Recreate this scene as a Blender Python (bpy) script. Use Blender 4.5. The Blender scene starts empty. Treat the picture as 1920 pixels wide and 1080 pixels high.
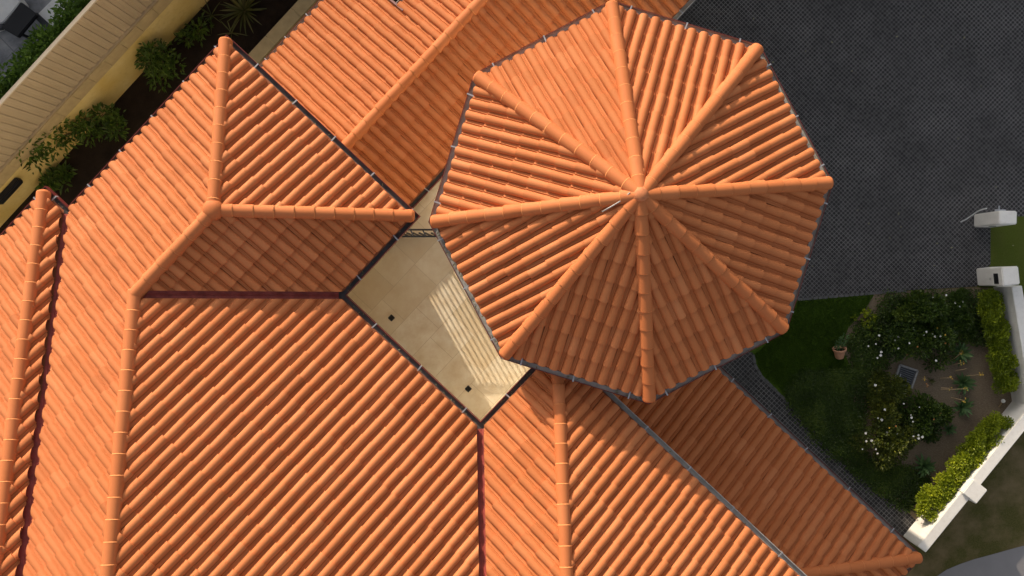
import bpy, bmesh, math, random
from mathutils import Vector, Matrix, noise

# ------------------------------------------------------------------ camera, sky, sun, exposure
scene = bpy.context.scene
COL = scene.collection
F_PX, NADIR, CAM_H = 1560.0, (986.78, 524.83), 23.0
_z = -Vector((NADIR[0] - 960, 540 - NADIR[1], -F_PX)).normalized()
_y = Vector((0, 1, 0)); _y = (_y - _y.dot(_z) * _z).normalized()
_x = _y.cross(_z)
CR = Matrix((_x, _y, _z))                       # camera vector -> world vector
cam_d = bpy.data.cameras.new('camera'); cam = bpy.data.objects.new('camera', cam_d); COL.objects.link(cam)
cam.matrix_world = Matrix.Translation((0, 0, CAM_H)) @ CR.to_4x4()
cam_d.sensor_width = 36; cam_d.lens = F_PX * 36 / 1920; cam_d.clip_start = 0.1; cam_d.clip_end = 500
scene.camera = cam

SUN_EL, SUN_AZ = math.radians(17.0), math.radians(119.5)
world = bpy.data.worlds.new('World'); scene.world = world; world.use_nodes = True
wn = world.node_tree; wn.nodes.clear()
sky = wn.nodes.new('ShaderNodeTexSky'); sky.sky_type = 'NISHITA'; sky.sun_disc = False
sky.sun_elevation = SUN_EL; sky.sun_rotation = math.radians(90) - SUN_AZ
sky.dust_density = 3.0; sky.ozone_density = 0.6
hs = wn.nodes.new('ShaderNodeHueSaturation'); hs.inputs['Saturation'].default_value = 0.35
bg = wn.nodes.new('ShaderNodeBackground'); bg.inputs['Strength'].default_value = 0.13
wo = wn.nodes.new('ShaderNodeOutputWorld')
wn.links.new(sky.outputs[0], hs.inputs['Color']); wn.links.new(hs.outputs[0], bg.inputs[0]); wn.links.new(bg.outputs[0], wo.inputs[0])
sun_d = bpy.data.lights.new('sun', 'SUN'); sun = bpy.data.objects.new('sun', sun_d); COL.objects.link(sun)
sun_d.energy = 3.4; sun_d.angle = math.radians(0.53); sun_d.color = (1.0, 0.83, 0.62)
SDIR = Vector((math.cos(SUN_EL) * math.cos(SUN_AZ), math.cos(SUN_EL) * math.sin(SUN_AZ), math.sin(SUN_EL)))
sun.rotation_euler = SDIR.to_track_quat('Z', 'Y').to_euler(); sun.location = SDIR * 60
vs = scene.view_settings; vs.view_transform = 'Standard'; vs.look = 'None'; vs.gamma = 1.0; vs.exposure = 0.55

rnd = random.Random(7)
TH = 0.8175
N1 = Vector((math.cos(TH), math.sin(TH))); N2 = Vector((-math.sin(TH), math.cos(TH)))
def W(p, q, z=0.0):                              # house axes (p to the north-east, q to the north-west) -> world
    v = N1 * p + N2 * q
    return Vector((v.x, v.y, z))
def PQ(v): return (N1.x * v[0] + N1.y * v[1], N2.x * v[0] + N2.y * v[1])
def at(px, py, z=0.0):                           # point of the photograph on the level z -> world
    v = CR @ Vector((px - 960, 540 - py, -F_PX)); t = (z - CAM_H) / v.z
    return Vector((v.x * t, v.y * t, z))
def proj(v):
    c = CR.transposed() @ (Vector(v) - Vector((0, 0, CAM_H)))
    return (960 + F_PX * c.x / -c.z, 540 - F_PX * c.y / -c.z)
def in_view(v, m=260):
    x, y = proj(v); return -m < x < 1920 + m and -m < y < 1080 + m

# ------------------------------------------------------------------ materials
def lin(r, g, b): 
    f = lambda c: (c / 255 / 12.92) if c / 255 <= 0.04045 else ((c / 255 + 0.055) / 1.055) ** 2.4
    return (f(r), f(g), f(b), 1)
class NT:
    def __init__(s, name):
        s.m = bpy.data.materials.new(name); s.m.use_nodes = True; s.t = s.m.node_tree
        s.b = s.t.nodes['Principled BSDF']; s.out = s.t.nodes['Material Output']
    def n(s, typ, **k):
        nd = s.t.nodes.new(typ)
        for a, v in k.items():
            if a in nd.inputs: nd.inputs[a].default_value = v
            else: setattr(nd, a, v)
        return nd
    def l(s, a, b): s.t.links.new(a, b)
    def coord(s, rot=0.0, scale=(1, 1, 1)):
        g = s.n('ShaderNodeNewGeometry'); mp = s.n('ShaderNodeMapping')
        mp.inputs['Rotation'].default_value = (0, 0, rot); mp.inputs['Scale'].default_value = scale
        s.l(g.outputs['Position'], mp.inputs['Vector']); return mp.outputs[0]
    def noise(s, vec, scale, detail=4, rough=0.55):
        nd = s.n('ShaderNodeTexNoise', Scale=scale, Detail=detail, Roughness=rough)
        if vec is not None: s.l(vec, nd.inputs['Vector'])
        return nd.outputs['Fac']
    def ramp(s, fac, stops, interp='LINEAR'):
        r = s.n('ShaderNodeValToRGB'); cr = r.color_ramp; cr.interpolation = interp
        while len(cr.elements) > 2: cr.elements.remove(cr.elements[-1])
        for i, (p, c) in enumerate(stops):
            e = cr.elements[i] if i < 2 else cr.elements.new(p)
            e.position = p; e.color = c if len(c) == 4 else (*c, 1)
        s.l(fac, r.inputs[0]); return r.outputs[0]
    def mix(s, fac, a, b, mode='MIX'):
        m = s.n('ShaderNodeMix', data_type='RGBA', blend_type=mode)
        for i, v in ((0, fac), (6, a), (7, b)):
            if isinstance(v, (int, float, tuple)): m.inputs[i].default_value = v
            else: s.l(v, m.inputs[i])
        return m.outputs[2]
    def math(s, op, a, b=0.0, clamp=False):
        m = s.n('ShaderNodeMath', operation=op); m.use_clamp = clamp
        for i, v in enumerate((a, b)):
            if isinstance(v, (int, float)): m.inputs[i].default_value = v
            else: s.l(v, m.inputs[i])
        return m.outputs[0]
    def bump(s, h, strength, dist=0.01):
        b = s.n('ShaderNodeBump', Strength=strength, Distance=dist); s.l(h, b.inputs['Height']); s.l(b.outputs[0], s.b.inputs['Normal'])
    def done(s, col=None, rough=0.7, spec=0.3, metal=0.0):
        if col is not None:
            if isinstance(col, tuple): s.b.inputs['Base Color'].default_value = col
            else: s.l(col, s.b.inputs['Base Color'])
        s.b.inputs['Roughness'].default_value = rough; s.b.inputs['Specular IOR Level'].default_value = spec
        s.b.inputs['Metallic'].default_value = metal
        return s.m
def plain(name, col, rough=0.6, spec=0.3, metal=0.0, var=0.12, scale=6.0, bump=0.0):
    t = NT(name); v = t.coord(); f = t.noise(v, scale, 5)
    c = t.ramp(f, [(0.25, tuple(x * (1 - var) for x in col[:3])), (0.75, tuple(x * (1 + var) for x in col[:3]))])
    if bump: t.bump(t.noise(v, scale * 8, 3), bump)
    return t.done(c, rough, spec, metal)

def tile_material(name, c0, c1, c2, rough=0.72):
    t = NT(name); v = t.coord()
    a = t.n('ShaderNodeAttribute', attribute_name='tint')
    base = t.ramp(a.outputs['Fac'], [(0.0, c0), (0.5, c1), (1.0, c2)])
    big = t.noise(v, 0.55, 3); fine = t.noise(v, 38, 4, 0.7); mid = t.noise(v, 6, 4)
    c = t.mix(t.math('MULTIPLY', t.math('SUBTRACT', big, 0.42, True), 0.4), base, (0.64, 0.205, 0.095, 1))
    c = t.mix(t.ramp(mid, [(0.55, (0, 0, 0)), (0.8, (0.18, 0.18, 0.18))]), c, (0.36, 0.092, 0.035, 1))
    spk = t.noise(v, 85, 2, 0.6)
    c = t.mix(t.ramp(spk, [(0.74, (0, 0, 0)), (0.78, (0.45, 0.45, 0.45))]), c, (0.68, 0.42, 0.28, 1))
    c = t.mix(t.ramp(fine, [(0.62, (0, 0, 0)), (0.78, (0.30, 0.30, 0.30))]), c, (0.70, 0.31, 0.18, 1))
    t.bump(fine, 0.25, 0.004)
    return t.done(c, rough, 0.25)
M = {}
M['tile'] = tile_material('terracotta_tile', (0.44, 0.139, 0.044), (0.52, 0.169, 0.055), (0.575, 0.207, 0.077))
M['cap'] = tile_material('terracotta_cap', (0.49, 0.150, 0.047), (0.52, 0.164, 0.053), (0.55, 0.182, 0.063))
M['finial'] = plain('pale_terracotta', (0.55, 0.195, 0.082), 0.7, var=0.2, scale=14)
M['mortar'] = plain('orange_mortar', (0.64, 0.245, 0.085), 0.85)
M['bedding'] = plain('brown_bedding', (0.24, 0.085, 0.04), 0.95)
M['zinc'] = plain('dull_zinc', (0.40, 0.39, 0.37), 0.6, 0.4, 0.1, 0.3, 5)
M['gutter_shade'] = plain('shaded_gutter_zinc', (0.10, 0.088, 0.088), 0.7, 0.3, 0.0, 0.4, 5)  # zinc gutter with the shadow inside it put into the colour
M['galv'] = plain('galvanised_strap', (0.46, 0.47, 0.50), 0.45, 0.5, 0.5, 0.1)
M['maroon'] = plain('maroon_paint', (0.13, 0.022, 0.02), 0.45, var=0.25)
M['valley'] = plain('burgundy_valley_metal', (0.30, 0.055, 0.042), 0.45, var=0.3, scale=9)
M['cream'] = plain('cream_render', (0.82, 0.75, 0.60), 0.85, var=0.08, bump=0.1)
M['yellow'] = None
def mat_white():
    t = NT('white_render'); v = t.coord(); f = t.noise(v, 2.2, 6, 0.65); g = t.noise(t.coord(0, (7, 7, 1.0)), 1.3, 5, 0.7)
    c = t.ramp(f, [(0.3, (0.74, 0.715, 0.68)), (0.7, (0.82, 0.80, 0.765))])
    c = t.mix(t.ramp(g, [(0.5, (0, 0, 0)), (0.78, (0.35, 0.35, 0.35))]), c, (0.50, 0.46, 0.40, 1))
    t.bump(t.noise(v, 30, 4), 0.08); return t.done(c, 0.85, 0.2)
M['white'] = mat_white()
M['black'] = plain('black_metal', (0.012, 0.012, 0.014), 0.5)
M['darkgrey'] = plain('dark_grey_paint', (0.05, 0.05, 0.055), 0.6)
M['soil'] = None

def mat_yellow():
    t = NT('yellow_painted_masonry'); v = t.coord()
    f = t.noise(v, 1.1, 4); g = t.noise(v, 9, 5)
    c = t.mix(t.ramp(f, [(0.35, (0, 0, 0)), (0.7, (1, 1, 1))]), (0.52, 0.37, 0.115, 1), (0.60, 0.47, 0.21, 1))
    c = t.mix(t.ramp(g, [(0.5, (0, 0, 0)), (0.75, (0.4, 0.4, 0.4))]), c, (0.40, 0.28, 0.09, 1))
    t.bump(g, 0.2); return t.done(c, 0.85, 0.2)
M['yellow'] = mat_yellow()
M['capstone'] = plain('tan_capstone', (0.38, 0.29, 0.155), 0.85, 0.2, var=0.14, scale=5, bump=0.15)
M['fence'] = plain('tan_fence_steel', (0.36, 0.285, 0.19), 0.6, 0.3, var=0.07, scale=1.2)
M['fence_rail'] = plain('pale_fence_rail', (0.46, 0.385, 0.29), 0.5, var=0.06)

def mat_soil():
    t = NT('dark_soil'); v = t.coord(); f = t.noise(v, 3.0, 6, 0.7); g = t.noise(v, 45, 3, 0.7)
    c = t.ramp(f, [(0.3, (0.012, 0.008, 0.006)), (0.7, (0.028, 0.019, 0.013))])
    c = t.mix(t.ramp(g, [(0.66, (0, 0, 0)), (0.78, (0.6, 0.6, 0.6))]), c, (0.07, 0.055, 0.042, 1))
    t.bump(g, 0.8, 0.02); return t.done(c, 0.95, 0.1)
M['soil'] = mat_soil()
def mat_mulch():
    t = NT('bark_mulch'); v = t.coord(0.3, (1, 2.4, 1)); f = t.noise(v, 20, 5, 0.75); h = t.noise(t.coord(), 1.6, 4)
    c = t.ramp(f, [(0.28, (0.075, 0.056, 0.040)), (0.55, (0.20, 0.152, 0.106)), (0.8, (0.38, 0.31, 0.235))])
    c = t.mix(t.ramp(h, [(0.35, (0, 0, 0)), (0.7, (0.6, 0.6, 0.6))]), c, (0.22, 0.172, 0.112, 1))
    t.bump(f, 0.9, 0.02); return t.done(c, 0.95, 0.1)
M['mulch'] = mat_mulch()
def mat_grass(name, a, b, d, patch=0.35):
    t = NT(name); v = t.coord(); f = t.noise(v, 1.3, 5, 0.6); g = t.noise(v, 30, 4, 0.7)
    c = t.ramp(g, [(0.3, a), (0.7, b)])
    c = t.mix(t.ramp(f, [(0.42, (0, 0, 0)), (0.72, (patch * 2, patch * 2, patch * 2))]), c, (*d, 1))
    t.bump(g, 0.9, 0.03); return t.done(c, 0.95, 0.1)
M['lawn'] = mat_grass('green_lawn', (0.045, 0.085, 0.008), (0.075, 0.130, 0.014), (0.060, 0.105, 0.012), 0.3)
M['lawn2'] = mat_grass('bright_lawn', (0.060, 0.082, 0.010), (0.090, 0.115, 0.018), (0.10, 0.10, 0.03), 0.25)
M['verge'] = mat_grass('worn_verge_grass', (0.052, 0.054, 0.015), (0.115, 0.102, 0.036), (0.17, 0.13, 0.07), 0.65)
M['footpath'] = plain('grey_concrete_path', (0.205, 0.20, 0.212), 0.85, var=0.06, scale=2, bump=0.1)
M['patio'] = None
def mat_patio():
    t = NT('grey_slate_patio'); v = t.coord(0.8)
    f = t.noise(v, 2.5, 6, 0.65); g = t.noise(v, 11, 4)
    c = t.ramp(f, [(0.3, (0.13, 0.13, 0.14)), (0.5, (0.27, 0.27, 0.28)), (0.72, (0.42, 0.41, 0.41))])
    b = t.n('ShaderNodeTexBrick', Scale=1.0); b.inputs['Brick Width'].default_value = 0.9; b.inputs['Row Height'].default_value = 0.9
    b.inputs['Mortar Size'].default_value = 0.012; b.offset = 0.0
    t.l(v, b.inputs['Vector'])
    c = t.mix(b.outputs['Fac'], c, (0.20, 0.20, 0.21, 1)); t.bump(g, 0.2)
    return t.done(c, 0.7, 0.3)
M['patio'] = mat_patio()
def mat_travertine():
    t = NT('travertine_paving'); v = t.coord(-TH)
    b = t.n('ShaderNodeTexBrick', Scale=1.0); t.l(v, b.inputs['Vector'])
    b.inputs['Brick Width'].default_value = 1.15; b.inputs['Row Height'].default_value = 0.74; b.offset = 0.37; b.squash = 0.67; b.squash_frequency = 3
    b.inputs['Mortar Size'].default_value = 0.005; b.inputs['Mortar Smooth'].default_value = 0.3
    b.inputs['Color1'].default_value = (0.0, 0, 0, 1); b.inputs['Color2'].default_value = (1, 1, 1, 1); b.inputs['Mortar'].default_value = (0.5, 0.5, 0.5, 1)
    base = t.ramp(b.outputs['Color'], [(0.0, (0.71, 0.595, 0.42)), (0.5, (0.81, 0.71, 0.54)), (1.0, (0.88, 0.80, 0.66))])
    f = t.noise(v, 2.4, 7, 0.65); g = t.noise(v, 14, 5, 0.7)
    c = t.mix(t.ramp(f, [(0.38, (0, 0, 0)), (0.68, (0.85, 0.85, 0.85))]), base, (0.68, 0.54, 0.36, 1))
    c = t.mix(t.ramp(g, [(0.52, (0, 0, 0)), (0.8, (0.35, 0.35, 0.35))]), c, (0.83, 0.72, 0.54, 1))
    c = t.mix(t.math('MULTIPLY', b.outputs['Fac'], 0.6), c, (0.42, 0.31, 0.18, 1))
    t.bump(g, 0.1, 0.004); return t.done(c, 0.55, 0.35)
M['travertine'] = mat_travertine()
def mat_cobble(name, pitch, jw, rot, contrast=1.0):
    t = NT(name); v0 = t.coord()
    wob = t.n('ShaderNodeTexNoise', Scale=6.0, Detail=2.0); t.l(v0, wob.inputs['Vector'])
    sub = t.n('ShaderNodeVectorMath', operation='MULTIPLY_ADD'); t.l(wob.outputs['Color'], sub.inputs[0])
    sub.inputs[1].default_value = (0.018,) * 3; t.l(v0, sub.inputs[2])
    mp = t.n('ShaderNodeMapping'); mp.inputs['Rotation'].default_value = (0, 0, rot); mp.inputs['Scale'].default_value = (1 / pitch,) * 3
    t.l(sub.outputs[0], mp.inputs['Vector'])
    sp = t.n('ShaderNodeSeparateXYZ'); t.l(mp.outputs[0], sp.inputs[0])
    ds = []
    for ax in (0, 1):
        fr = t.math('FRACT', sp.outputs[ax]); ds.append(t.math('ABSOLUTE', t.math('SUBTRACT', fr, 0.5)))
    e = t.math('MAXIMUM', ds[0], ds[1])          # 0.5 at the joints
    fl = t.n('ShaderNodeVectorMath', operation='FLOOR'); t.l(mp.outputs[0], fl.inputs[0])
    wn_ = t.n('ShaderNodeTexWhiteNoise'); t.l(fl.outputs[0], wn_.inputs[0])
    stone = t.ramp(wn_.outputs['Value'], [(0.0, (0.020, 0.0195, 0.0205)), (0.6, (0.031, 0.030, 0.031)), (1.0, (0.050, 0.049, 0.049))])
    joint = t.ramp(e, [(0.5 - jw * 1.4, (0, 0, 0)), (0.5 - jw * 0.5, (1, 1, 1))])
    patch = t.ramp(t.noise(v0, 0.75, 5, 0.65), [(0.36, (0.4, 0.4, 0.4)), (0.7, (1, 1, 1))])
    k = t.mix(1.0, joint, patch, 'MULTIPLY')
    dirt = t.noise(v0, 0.45, 6, 0.7)
    stone = t.mix(t.ramp(dirt, [(0.4, (0, 0, 0)), (0.75, (0.3, 0.3, 0.3))]), stone, (0.055, 0.052, 0.056, 1))
    c = t.mix(k, stone, (0.23 * contrast, 0.218 * contrast, 0.22 * contrast, 1))
    t.bump(t.math('SUBTRACT', 1.0, joint), 0.4, 0.01)
    return t.done(c, 0.8, 0.25)
M['cobble'] = mat_cobble('charcoal_cobbles', 0.0875, 0.075, -TH + 0.02)
M['path_cobble'] = mat_cobble('charcoal_path_cobbles', 0.098, 0.07, -TH)
M['edge_stone'] = plain('grey_edge_stone', (0.10, 0.098, 0.10), 0.85, var=0.3, scale=9)
M['terracotta_pot'] = plain('terracotta_pot_clay', (0.46, 0.235, 0.145), 0.8, var=0.2, scale=18)
M['concrete'] = plain('weathered_concrete', (0.30, 0.29, 0.28), 0.9, var=0.25, scale=16, bump=0.2)
M['stem'] = plain('brown_stem', (0.13, 0.085, 0.05), 0.9)
M['palestem'] = plain('straw_stem', (0.42, 0.30, 0.17), 0.8)
M['petal'] = plain('white_petal', (0.80, 0.78, 0.74), 0.6, var=0.05)
M['petal_y'] = plain('yellow_petal', (0.62, 0.40, 0.05), 0.6, var=0.15)
M['petal_o'] = plain('faded_orange_petal', (0.45, 0.18, 0.05), 0.6, var=0.15)
M['cable'] = plain('white_cable_sheath', (0.60, 0.60, 0.60), 0.4, var=0.05)
M['debris'] = plain('leaf_litter', (0.24, 0.23, 0.13), 0.95, var=0.4, scale=20, bump=0.5)
def leaf_mat(name, c0, c1, c2, trans=0.35):
    t = NT(name); a = t.n('ShaderNodeAttribute', attribute_name='tint')
    c = t.ramp(a.outputs['Fac'], [(0.0, c0), (0.55, c1), (1.0, c2)])
    t.done(c, 0.45, 0.35)
    tr = t.n('ShaderNodeBsdfTranslucent'); t.l(c, tr.inputs[0])
    mx = t.n('ShaderNodeMixShader'); mx.inputs[0].default_value = trans
    t.l(t.b.outputs[0], mx.inputs[1]); t.l(tr.outputs[0], mx.inputs[2]); t.l(mx.outputs[0], t.out.inputs[0])
    return t.m
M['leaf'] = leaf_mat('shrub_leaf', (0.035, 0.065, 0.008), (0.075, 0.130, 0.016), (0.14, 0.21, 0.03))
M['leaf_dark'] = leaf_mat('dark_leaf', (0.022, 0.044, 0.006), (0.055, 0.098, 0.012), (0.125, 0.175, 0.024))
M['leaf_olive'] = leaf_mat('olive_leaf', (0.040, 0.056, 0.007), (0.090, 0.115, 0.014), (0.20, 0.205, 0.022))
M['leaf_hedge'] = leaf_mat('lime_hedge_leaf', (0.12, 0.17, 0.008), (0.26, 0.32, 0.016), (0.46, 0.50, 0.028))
M['leaf_blue'] = leaf_mat('blue_green_leaf', (0.055, 0.110, 0.040), (0.095, 0.175, 0.062), (0.16, 0.26, 0.09))
M['leaf_far'] = leaf_mat('hedge_leaf', (0.05, 0.10, 0.012), (0.11, 0.20, 0.022), (0.20, 0.31, 0.045))
M['blade'] = leaf_mat('grass_blade', (0.030, 0.062, 0.006), (0.052, 0.105, 0.010), (0.080, 0.145, 0.016))
M['leaf_strap'] = leaf_mat('strap_leaf', (0.045, 0.055, 0.014), (0.095, 0.105, 0.026), (0.17, 0.15, 0.055))

# ------------------------------------------------------------------ mesh helpers
def link(name, bm, mats, parent=None, smooth=False):
    me = bpy.data.meshes.new(name); bm.to_mesh(me); bm.free()
    for m in (mats if isinstance(mats, (list, tuple)) else [mats]): me.materials.append(m)
    if smooth:
        me.polygons.foreach_set('use_smooth', [True] * len(me.polygons))
    o = bpy.data.objects.new(name, me); COL.objects.link(o)
    if parent is not None: attach(o, parent)
    return o
def attach(o, parent):
    o.parent = parent; o.matrix_parent_inverse = Matrix.Translation(-Vector(abs_loc(parent)))
def abs_loc(o):
    v = Vector(o.location)
    return v
def empty(name, loc=(0, 0, 0)):
    o = bpy.data.objects.new(name, None); o.location = loc; o.empty_display_size = 0.2; COL.objects.link(o); return o
def tag(o, label, cat, group=None):
    o['label'] = label; o['category'] = cat
    if group: o['group'] = group
    return o
def struct(name, bm, mats, kind='structure'):
    o = link(name, bm, mats); o['kind'] = kind; return o
def face(bm, pts, mi=0):
    f = bm.faces.new([bm.verts.new(p) for p in pts]); f.material_index = mi; return f
def prism(bm, poly, z0, z1, mi=0):
    n = len(poly)
    a = sum(poly[i][0] * poly[(i + 1) % n][1] - poly[(i + 1) % n][0] * poly[i][1] for i in range(n))
    if a < 0: poly = poly[::-1]
    lo = [bm.verts.new((p[0], p[1], z0)) for p in poly]; hi = [bm.verts.new((p[0], p[1], z1)) for p in poly]
    fs = [bm.faces.new(hi), bm.faces.new(lo[::-1])]
    for i in range(n): fs.append(bm.faces.new((lo[i], lo[(i + 1) % n], hi[(i + 1) % n], hi[i])))
    for f in fs: f.material_index = mi
    return hi, lo
def sheet(bm, poly, z):
    n = len(poly)
    a = sum(poly[i][0] * poly[(i + 1) % n][1] - poly[(i + 1) % n][0] * poly[i][1] for i in range(n))
    if a < 0: poly = poly[::-1]
    face(bm, [(p[0], p[1], z) for p in poly])
def bar(bm, a, b, w, h, mi=0, up=Vector((0, 0, 1))):
    a = Vector(a); b = Vector(b); d = (b - a).normalized(); s = d.cross(up)
    if s.length < 1e-4: s = d.cross(Vector((1, 0, 0)))
    s.normalize(); u = s.cross(d)
    c = [(-w / 2, -h / 2), (w / 2, -h / 2), (w / 2, h / 2), (-w / 2, h / 2)]
    A = [bm.verts.new(a + s * x + u * y) for x, y in c]; B = [bm.verts.new(b + s * x + u * y) for x, y in c]
    fs = [bm.faces.new(A[::-1]), bm.faces.new(B)] + [bm.faces.new((A[i], A[(i + 1) % 4], B[(i + 1) % 4], B[i])) for i in range(4)]
    for f in fs: f.material_index = mi; 
    bmesh.ops.recalc_face_normals(bm, faces=fs)
def tube(bm, pts, rad, seg=8, mi=0):
    rings = []
    for i, p in enumerate(pts):
        p = Vector(p); d = (Vector(pts[min(i + 1, len(pts) - 1)]) - Vector(pts[max(i - 1, 0)])).normalized()
        s = d.cross(Vector((0, 0, 1)))
        if s.length < 1e-3: s = Vector((1, 0, 0))
        s.normalize(); u = s.cross(d); r = rad[i] if isinstance(rad, (list, tuple)) else rad
        rings.append([bm.verts.new(p + (s * math.cos(k * 2 * math.pi / seg) + u * math.sin(k * 2 * math.pi / seg)) * r) for k in range(seg)])
    fs = []
    for A, B in zip(rings, rings[1:]):
        for k in range(seg): fs.append(bm.faces.new((A[k], A[(k + 1) % seg], B[(k + 1) % seg], B[k])))
    fs.append(bm.faces.new(rings[0][::-1])); fs.append(bm.faces.new(rings[-1]))
    for f in fs: f.material_index = mi
def bevel(bm, w, seg=2):
    bmesh.ops.bevel(bm, geom=[e for e in bm.edges], offset=w, segments=seg, affect='EDGES', clamp_overlap=True)

# ------------------------------------------------------------------ roof tiles
PITCH, GAUGE, TIN = 0.243, 0.385, 0.145
PROF = []
for k in range(9):
    a = math.pi * k / 8; PROF.append((0.345 - 0.345 * math.cos(a), 0.084 * math.sin(a) ** 0.85 if 0 < k < 8 else 0.0))
PROF += [(0.735, -0.002), (0.77, 0.020), (0.81, 0.022), (0.85, 0.000), (0.92, -0.004), (1.0, 0.0)]

class Roof:
    """collects tiled slopes into one mesh"""
    def __init__(s):
        s.v = []; s.f = []; s.tint = []; s.mi = []; s.smooth = []
    def add_bm(s, bm, lay, mi):
        o = len(s.v)
        bm.verts.index_update()
        for v in bm.verts: s.v.append(v.co.copy()); s.tint.append(v[lay])
        for f in bm.faces: s.f.append([o + v.index for v in f.verts]); s.mi.append(f.material_index); s.smooth.append(f.smooth)
    def slope(s, O, w, t, u0, u1, depth, clips, seed=0, dk=True, extra=0.0):
        """O: point of the eave (world, at the gutter's outer edge), w: horizontal unit vector up the slope,
        clips: (a, b, c) in house axes, kept where a*p + b*q <= c"""
        r = random.Random(seed * 31 + 5)
        w = Vector((w[0], w[1], 0)).normalized(); u = Vector((-w.y, w.x, 0))
        up = Vector((w.x, w.y, t)); N = Vector((-w.x * t, -w.y * t, 1)).normalized()
        up1 = up                                        # per unit of horizontal run
        bm = bmesh.new(); lay = bm.verts.layers.float.new('tint')
        def ok(P, m):
            p, q = PQ(P); return all(a * p + b * q <= c + m for a, b, c in clips)
        n0, n1 = math.floor(u0 / PITCH), math.ceil(u1 / PITCH)
        nc = math.ceil((depth - TIN) / GAUGE)
        for i in range(n0, n1):
            for k in range(nc):
                h0 = TIN + k * GAUGE; h1 = h0 + GAUGE + 0.045
                C = O + u * ((i + 0.5) * PITCH) + up1 * (h0 + GAUGE / 2)
                if not in_view(C) or not ok(C, 0.36): continue
                tn = min(1, max(0, r.gauss(0.5, 0.17))); ju = r.uniform(-.006, .006) + math.sin(k * 1.9 + seed) * .004; jz = r.uniform(-.004, .005)
                ju2 = ju + r.uniform(-.004, .004); jh = r.uniform(-.008, .008) + (r.uniform(-.012, .006) if k == 0 else 0)
                lift = 0.041 + jz
                low, top, bot = [], [], []
                for (x, z) in PROF:
                    zz = z * 1.05
                    xl = 0.345 + (x - 0.345) * 1.05 if x <= 0.69 else x
                    xt = 0.345 + (x - 0.345) * 0.93 if x <= 0.69 else (x - 0.03 if x < 0.99 else x)
                    b = O + u * ((i + xl) * PITCH + ju)
                    low.append(bm.verts.new(b + up1 * (h0 + jh) + N * (zz + lift)))
                    b2 = O + u * ((i + xt) * PITCH + ju2)
                    top.append(bm.verts.new(b2 + up1 * h1 + N * (z * 0.86 + jz + 0.002)))
                    bot.append((b + up1 * (h0 + jh + 0.004), zz))
                L2 = [bm.verts.new(v.co) for v in low]
                B2 = [bm.verts.new(p + N * (-0.012 if k == 0 else min(zz * 0.4, 0.0) - 0.004)) for p, zz in bot]
                for vv in low + top + L2 + B2: vv[lay] = tn
                for j in range(len(PROF) - 1):
                    f = bm.faces.new((low[j + 1], low[j], top[j], top[j + 1])); f.smooth = True
                    bm.faces.new((L2[j], L2[j + 1], B2[j + 1], B2[j]))
        def clip(b):
            for a, bb, c in clips:
                nrm = N1 * a + N2 * bb; ln = nrm.length
                nv = Vector((nrm.x / ln, nrm.y / ln, 0)); pt = nv * (c / ln)
                g = list(b.verts) + list(b.edges) + list(b.faces)
                if not g: return
                bmesh.ops.bisect_plane(b, geom=g, dist=1e-5, plane_co=pt, plane_no=nv, clear_outer=True)
        clip(bm); bm.normal_update(); s.add_bm(bm, lay, 0); bm.free()
        if dk:                                          # boarding under the tiles
            bm = bmesh.new(); lay = bm.verts.layers.float.new('tint')
            A = [O + u * a + up1 * h - N * 0.018 for a, h in ((u0, 0.09), (u1, 0.09), (u1, depth), (u0, depth))]
            f = bm.faces.new([bm.verts.new(p) for p in A]); f.normal_update()
            if f.normal.z < 0: f.normal_flip()
            clip(bm)
            for f in bm.faces: f.material_index = 1
            s.add_bm(bm, lay, 1); bm.free()
    def build(s, name, parent):
        me = bpy.data.meshes.new(name); me.from_pydata(s.v, [], s.f)
        me.materials.append(M['tile']); me.materials.append(M['bedding'])
        me.polygons.foreach_set('material_index', s.mi); me.polygons.foreach_set('use_smooth', s.smooth)
        at_ = me.attributes.new('tint', 'FLOAT', 'POINT'); at_.data.foreach_set('value', s.tint)
        me.update(); o = bpy.data.objects.new(name, me); COL.objects.link(o); attach(o, parent); return o

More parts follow.
